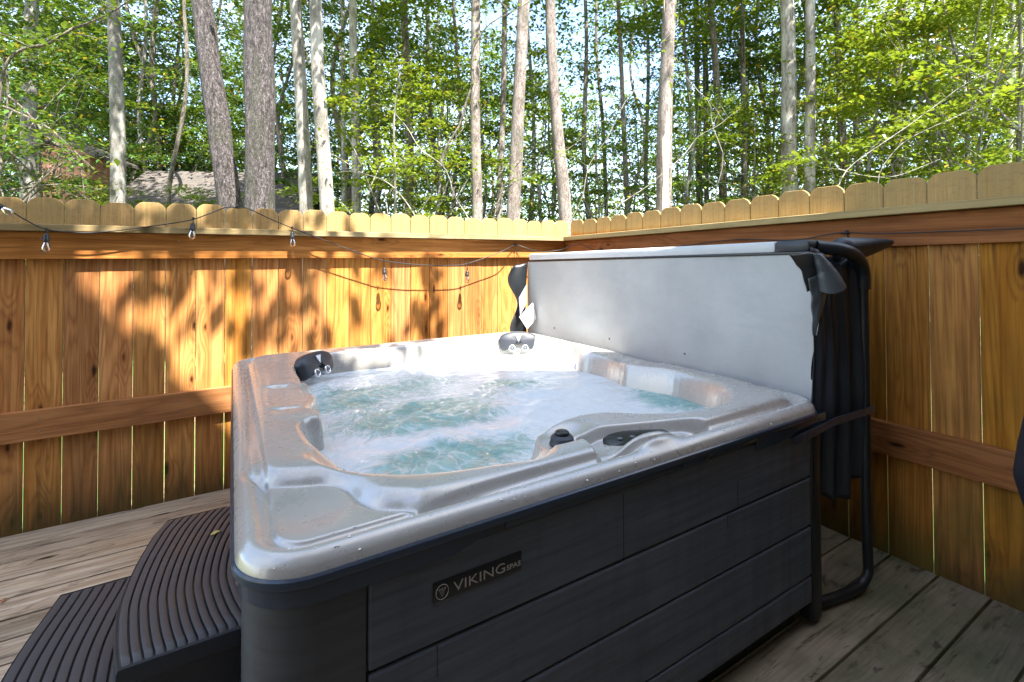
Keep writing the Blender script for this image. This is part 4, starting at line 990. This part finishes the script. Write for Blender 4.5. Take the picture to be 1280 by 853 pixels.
bare('bare_sapling', [([(600, 360, 6.5), (628, 230, 6.5), (650, 190, 6.5)], .022), ([(604, 270, 6.5), (640, 222, 6.5), (690, 195, 6.5), (740, 150, 6.6), (800, 110, 6.8)], .012), ([(555, 200, 7), (590, 100, 7), (590, 65, 7), (610, 25, 7), (650, 0, 7), (690, -40, 7)], .024), ([(555, 200, 7), (575, 160, 7), (592, 110, 7)], .015)], 'dark curved bare branches arching across the middle trunks', 'dark', 1)
bare('bare_sapling', [([(540, 330, 7.5), (500, 230, 7.5), (440, 205, 7.5), (395, 160, 7.3)], .014), ([(620, 330, 7), (560, 215, 7), (510, 150, 7), (480, 120, 7)], .012), ([(700, 330, 7), (780, 245, 7), (870, 170, 7), (930, 130, 7)], .012), ([(690, 330, 7), (740, 200, 7), (800, 80, 7), (850, 20, 7)], .010)], 'pale thin crossing bare twigs just above the sunlit fence', 'pale', 1)
bare('bare_sapling', [([(1010, 330, 7), (1060, 215, 7), (1150, 140, 7), (1250, 70, 7)], .014), ([(1075, 330, 7), (1110, 200, 7), (1190, 140, 7), (1240, 120, 7)], .012), ([(1050, 200, 7), (1110, 215, 7), (1180, 190, 7)], .010), ([(880, 330, 7), (900, 170, 7), (850, 60, 7)], .010)], 'pale bare slanting branches above the right fence', 'pale', 2)
bare('bare_sapling', [([(-60, 330, 5), (0, 90, 5), (60, 40, 5), (130, 0, 5), (200, -40, 5)], .03), ([(-30, 70, 5), (60, 160, 5.2), (100, 190, 5.2), (110, 240, 5.2)], .02), ([(0, 120, 5), (60, 150, 5), (115, 200, 5)], .014)], 'dark drooping branches at the left edge over the house gable', 'dark', 4, 'mid')
# distant mass of the wood
pts = []
for i in range(2300):
    u = random.uniform(-500, 1800); d = random.uniform(36, 52); x, y = fp(u, d); zc_ = -1+16*random.random()**1.9
    p = rng.normal(0, 1, (38, 3))*np.array([1.3, 1.3, .8]); pts.append(p+np.array([x, y, zc_]))
o = link('distant_wood', leaves_mesh('distant_wood', np.concatenate(pts), .42, LM['mid'], .9)); tag(o, 'far mass of green woodland foliage behind the nearer trees', 'woodland', kind='stuff')
# low green shrub layer seen just over the fence
pts = []
for i in range(110):
    u = random.uniform(-300, 1600); d = random.uniform(9, 24)
    if u < 370 and d < 17: continue
    x, y = fp(u, d)
    p = rng.normal(0, 1, (70, 3))*np.array([.5, .5, .35]); pts.append(p+np.array([x, y, GZ+random.uniform(.2, 2.6)*(.6+max(0, d-10)/7)]))
o = link('undergrowth', leaves_mesh('undergrowth', np.concatenate(pts), .11, LM['lime'], .5)); tag(o, 'sunlit green undergrowth on the forest floor beyond the fence', 'undergrowth', kind='stuff')

# unseen tree added left of the camera, leaves placed to dapple fence and rim
SUN = Vector((-.12, 1, -1.85)).normalized()      # travel direction of the light
mp = tag(empty('dapple_caster_tree', (-3.4, .6, GZ)), 'unseen added maple, leaves placed to dapple the left of the fence, out of view', 'tree')
tw = []; Lp = []
def dapple(x, z, s, y=3.72):
    p = Vector((x, y, z))-SUN*s; return p
for i in range(24):
    x = random.uniform(-.75, 1.7); z = random.uniform(.75, 1.75)
    p = dapple(x, z, random.uniform(5, 8.6)); Lp.append(rng.normal(0, 1, (random.randint(3, 9), 3))*np.array([.085, .085, .06])+np.array(p))
for i in range(60):
    x = random.triangular(-.75, 1.8, .1); z = random.uniform(.75, 1.8)
    Lp.append(np.array([list(dapple(x, z, random.uniform(5, 9)))]))
for x, z in [(random.uniform(-1.2, .9), random.uniform(1.64, 1.86)) for _ in range(24)]:
    p = dapple(x, z, random.uniform(5, 8)); Lp.append(rng.normal(0, 1, (5, 3))*np.array([.09, .09, .06])+np.array(p))
for x, yv in [(random.uniform(.55, 1.45), random.uniform(3.1, 3.4)) for _ in range(11)]:
    p = dapple(x, .92, random.uniform(5, 8), yv); Lp.append(rng.normal(0, 1, (6, 3))*np.array([.10, .10, .06])+np.array(p))
LP_ = np.concatenate(Lp)-np.array([-3.4, .6, GZ])
trunk_mesh((0, 0, 0), (.4, .3, 10), .2, .08, 20, 12, .2, .05, .2, 5., [((.2, .15, 5.5), (3.0, .2, 6.6), .05), ((.2, .2, 6.5), (4.2, .5, 7.6), .045), ((.3, .2, 5), (2.6, .9, 6.0), .03), ((.3, .3, 7), (3.6, -.8, 8.6), .04)]).build('trunk', B['grey'], mp, smooth=True)
link('crown', leaves_mesh('dapple_caster_leaves', LP_, .145, LM['mid'], .6), None, mp)

# ------------------------------------------------------------------ NEIGHBOURING HOUSE (left, beyond the fence)
def siding(name, c1, c2, groove, vertical=True):
    t = NT(name); s = sep(t); n = t.noise(t.coord(), 3, 5); c = t.mix(t.mapr(n, .35, .65), c1, c2)
    st_ = t.noise(t.coord(sc=(12, 12, 1)), 1, 4); c = t.mix(t.mapr(st_, .5, .8, 0, .5), c, tuple(q*.5 for q in c1)); return t.done(t.pbr(c, .8, 0, t.bump(st_, .3, .01)))
hx, hy = fp(240, 13.0); hs = tag(empty('neighbour_house', (hx, hy, GZ), math.radians(YAW-YAW)), 'neighbouring house with grey shingle roof and red-brown gable beyond the left fence', 'house')
hs.rotation_euler = (0, 0, -math.radians(YAW)+.12)
b = MB(); b.box(-2.6, .6, 0, 2.4, 5.8, 2.9); b.build('wall', siding('house_wall', (.32, .22, .17), (.40, .28, .21), 1), hs)
t = NT('shingles'); br = t.n('ShaderNodeTexBrick'); t.set(br.inputs['Vector'], t.coord()); br.inputs['Scale'].default_value = 1; br.inputs['Brick Width'].default_value = .25; br.inputs['Row Height'].default_value = .14; br.inputs['Mortar Size'].default_value = .008
br.inputs['Color1'].default_value = (.10, .082, .074, 1); br.inputs['Color2'].default_value = (.06, .05, .045, 1); br.inputs['Mortar'].default_value = (.05, .045, .045, 1)
shm = t.done(t.pbr(t.mix(t.mapr(t.noise(t.coord(), 2, 4), .45, .7, 0, .4), br.outputs[0], (.07, .07, .05)), .9, 0, t.bump(br.outputs[1], .5, .02)))
b = MB(); b.box(-2.9, 0, 0, 2.6, 3.9, .08); o = b.build('roof', shm, hs, loc=(0, -.1, 2.55)); o.rotation_euler = (math.radians(33), 0, 0)
b = MB(); b.box(-2.9, 0, 0, 2.6, 3.9, .08); o = b.build('roof', shm, hs, loc=(0, 6.43, 3.874)); o.rotation_euler = (math.radians(-33), 0, 0); o.location = (0, 3.17, 4.67)
GX = -.35
b = MB()
for k in range(7): b.box(-4.35+k*.205, 1.2, .2, -4.155+k*.205, 2.8, 4.6, .008)
b.add([(-4.4, 1.19, 4.6), (-2.92, 1.19, 4.6), (-2.92, 2.81, 4.6), (-4.4, 2.81, 4.6), (-3.66, 1.19, 4.95), (-3.66, 2.81, 4.95)], [(0, 1, 4), (3, 5, 2), (1, 2, 5, 4), (0, 4, 5, 3), (0, 3, 2, 1)])
b.v = [(x+GX, y, z+.25) for x, y, z in b.v]
b.build('gable_wall', siding('red_siding', (.40, .18, .12), (.50, .25, .17), 1), hs)
b = MB(); b.add([(-4.65, 1.0, 4.50), (-3.66, 1.0, 4.99), (-3.66, 3, 4.99), (-4.65, 3, 4.50), (-4.65, 1.0, 4.58), (-3.66, 1.0, 5.07), (-3.66, 3, 5.07), (-4.65, 3, 4.58)], [(0, 3, 2, 1), (4, 5, 6, 7), (0, 1, 5, 4), (1, 2, 6, 5), (2, 3, 7, 6), (3, 0, 4, 7)])
b.add([(-3.66, 1.0, 4.99), (-2.67, 1.0, 4.50), (-2.67, 3, 4.50), (-3.66, 3, 4.99), (-3.66, 1.0, 5.07), (-2.67, 1.0, 4.58), (-2.67, 3, 4.58), (-3.66, 3, 5.07)], [(0, 3, 2, 1), (4, 5, 6, 7), (0, 1, 5, 4), (1, 2, 6, 5), (2, 3, 7, 6), (3, 0, 4, 7)])
b.v = [(x+GX, y, z+.25) for x, y, z in b.v]
b.build('gable_roof', shm, hs)

# ------------------------------------------------------------------ UNSEEN CABIN ADDED BEHIND THE CAMERA (gable shaped to shade most of the deck)
hm = tag(empty('shade_caster_cabin', (0, -.85, 0)), 'unseen cabin added behind the photographer, steep gable shaped to cast the shade edge', 'house')
ex, ez = 1.414, 7.65+.10     # rake point in the plane Y=-.8
sl_ = 1.283; apx = -1.25; apz = ez+(ex-apx)*sl_; xr_ = 4.2; zr_ = apz-(xr_-apx)*sl_; xl_ = -6.7
prof = [(xl_, GZ), (xr_, GZ), (xr_, zr_), (apx, apz), (xl_, zr_)]
vs = [(x, 0, z) for x, z in prof]+[(x, -5, z) for x, z in prof]
pyd('wall', vs, [(0, 1, 2, 3, 4), (9, 8, 7, 6, 5), (1, 6, 7, 2), (4, 9, 5, 0), (0, 5, 6, 1)], siding('shade_caster_siding', (.13, .095, .075), (.17, .13, .10), 1), hm)
b = MB()
for xa, za, xb, zb_ in ((apx, apz, xr_+.1, zr_-.1*sl_), (apx, apz, xl_-.1, zr_-.1*sl_)):
    b.add([(xa, .05, za), (xb, .05, zb_), (xb, -5.2, zb_), (xa, -5.2, za), (xa, .05, za+.12), (xb, .05, zb_+.12), (xb, -5.2, zb_+.12), (xa, -5.2, za+.12)], [(0, 3, 2, 1), (4, 5, 6, 7), (0, 1, 5, 4), (1, 2, 6, 5), (2, 3, 7, 6), (3, 0, 4, 7)])
b.build('roof', shm, hm)

# ------------------------------------------------------------------ GROUND
n = 60; vs = []; 
for i in range(n+1):
    for j in range(n+1):
        a = (i/n*2-1); c = (j/n*2-1); x = 300*a*abs(a)**1.3; yv = 300*c*abs(c)**1.3
        dd = math.hypot(x, yv); z = GZ-.02+(.25*mnoise.noise((x*.15, yv*.15, 0))+.0 if dd > 8 else 0)+.012*max(0, dd-25)
        vs.append((x, yv, z))
fs = [(i*(n+1)+j, (i+1)*(n+1)+j, (i+1)*(n+1)+j+1, i*(n+1)+j+1) for i in range(n) for j in range(n)]
t = NT('forest_floor'); a = t.noise(t.coord('Object'), 1.2, 6, .65); c_ = t.noise(t.coord('Object'), 14, 5, .7)
col = t.mix(t.mapr(c_, .4, .62), (.16, .105, .05), (.30, .22, .11)); col = t.mix(t.mapr(a, .42, .58), col, (.10, .20, .035))
pyd('ground', vs, fs, t.done(t.pbr(col, .95, 0, t.bump(c_, .8, .05))), smooth=True)['kind'] = 'structure'

# ------------------------------------------------------------------ LIGHT
ld = bpy.data.lights.new('sun', 'SUN'); ld.energy = 5.0; ld.angle = math.radians(.5); ld.color = (1, .955, .87)
so = bpy.data.objects.new('sun', ld); COL.objects.link(so); so.rotation_euler = SUN.to_track_quat('-Z', 'Y').to_euler()
el = math.asin(-SUN.z); azr = math.atan2(-SUN.x, -SUN.y)
w = bpy.data.worlds.new('World'); scene.world = w; w.use_nodes = True; nt = w.node_tree; nt.nodes.clear()
sk = nt.nodes.new('ShaderNodeTexSky'); sk.sky_type = 'NISHITA'; sk.sun_disc = False; sk.sun_elevation = el; sk.sun_rotation = azr % (2*PI); sk.air_density = 1.0; sk.dust_density = .5; sk.ozone_density = 1.6
bgn = nt.nodes.new('ShaderNodeBackground'); bgn.inputs[1].default_value = .15; ow = nt.nodes.new('ShaderNodeOutputWorld')
tc = nt.nodes.new('ShaderNodeTexCoord'); nz = nt.nodes.new('ShaderNodeTexNoise'); nz.inputs['Scale'].default_value = 2.4; nz.inputs['Detail'].default_value = 6; nz.inputs['Roughness'].default_value = .6
nt.links.new(tc.outputs['Generated'], nz.inputs['Vector'])
rp = nt.nodes.new('ShaderNodeMapRange'); nt.links.new(nz.outputs[0], rp.inputs[0]); rp.inputs[1].default_value = .45; rp.inputs[2].default_value = .62
mxw = nt.nodes.new('ShaderNodeMix'); mxw.data_type = 'RGBA'; sxw = nt.nodes.new('ShaderNodeSeparateXYZ'); nt.links.new(tc.outputs['Generated'], sxw.inputs[0])
rq = nt.nodes.new('ShaderNodeMapRange'); nt.links.new(sxw.outputs[1], rq.inputs[0]); rq.inputs[1].default_value = -.1; rq.inputs[2].default_value = .5; rq.inputs[3].default_value = 1.15; rq.inputs[4].default_value = .35
mw = nt.nodes.new('ShaderNodeMath'); mw.operation = 'MULTIPLY'; mw.use_clamp = True; nt.links.new(rp.outputs[0], mw.inputs[0]); nt.links.new(rq.outputs[0], mw.inputs[1]); nt.links.new(mw.outputs[0], mxw.inputs[0]); nt.links.new(sk.outputs[0], mxw.inputs[6]); mxw.inputs[7].default_value = (4.7, 4.65, 4.6, 1)
nt.links.new(mxw.outputs[2], bgn.inputs[0]); nt.links.new(bgn.outputs[0], ow.inputs[0])
vsn = scene.view_settings; vsn.view_transform = 'Standard'; vsn.look = 'None'; vsn.exposure = 2.42; vsn.gamma = 1; vsn.use_curve_mapping = False
scene.cycles.max_bounces = 8; scene.cycles.diffuse_bounces = 4; scene.cycles.transparent_max_bounces = 12; scene.cycles.use_denoising = True
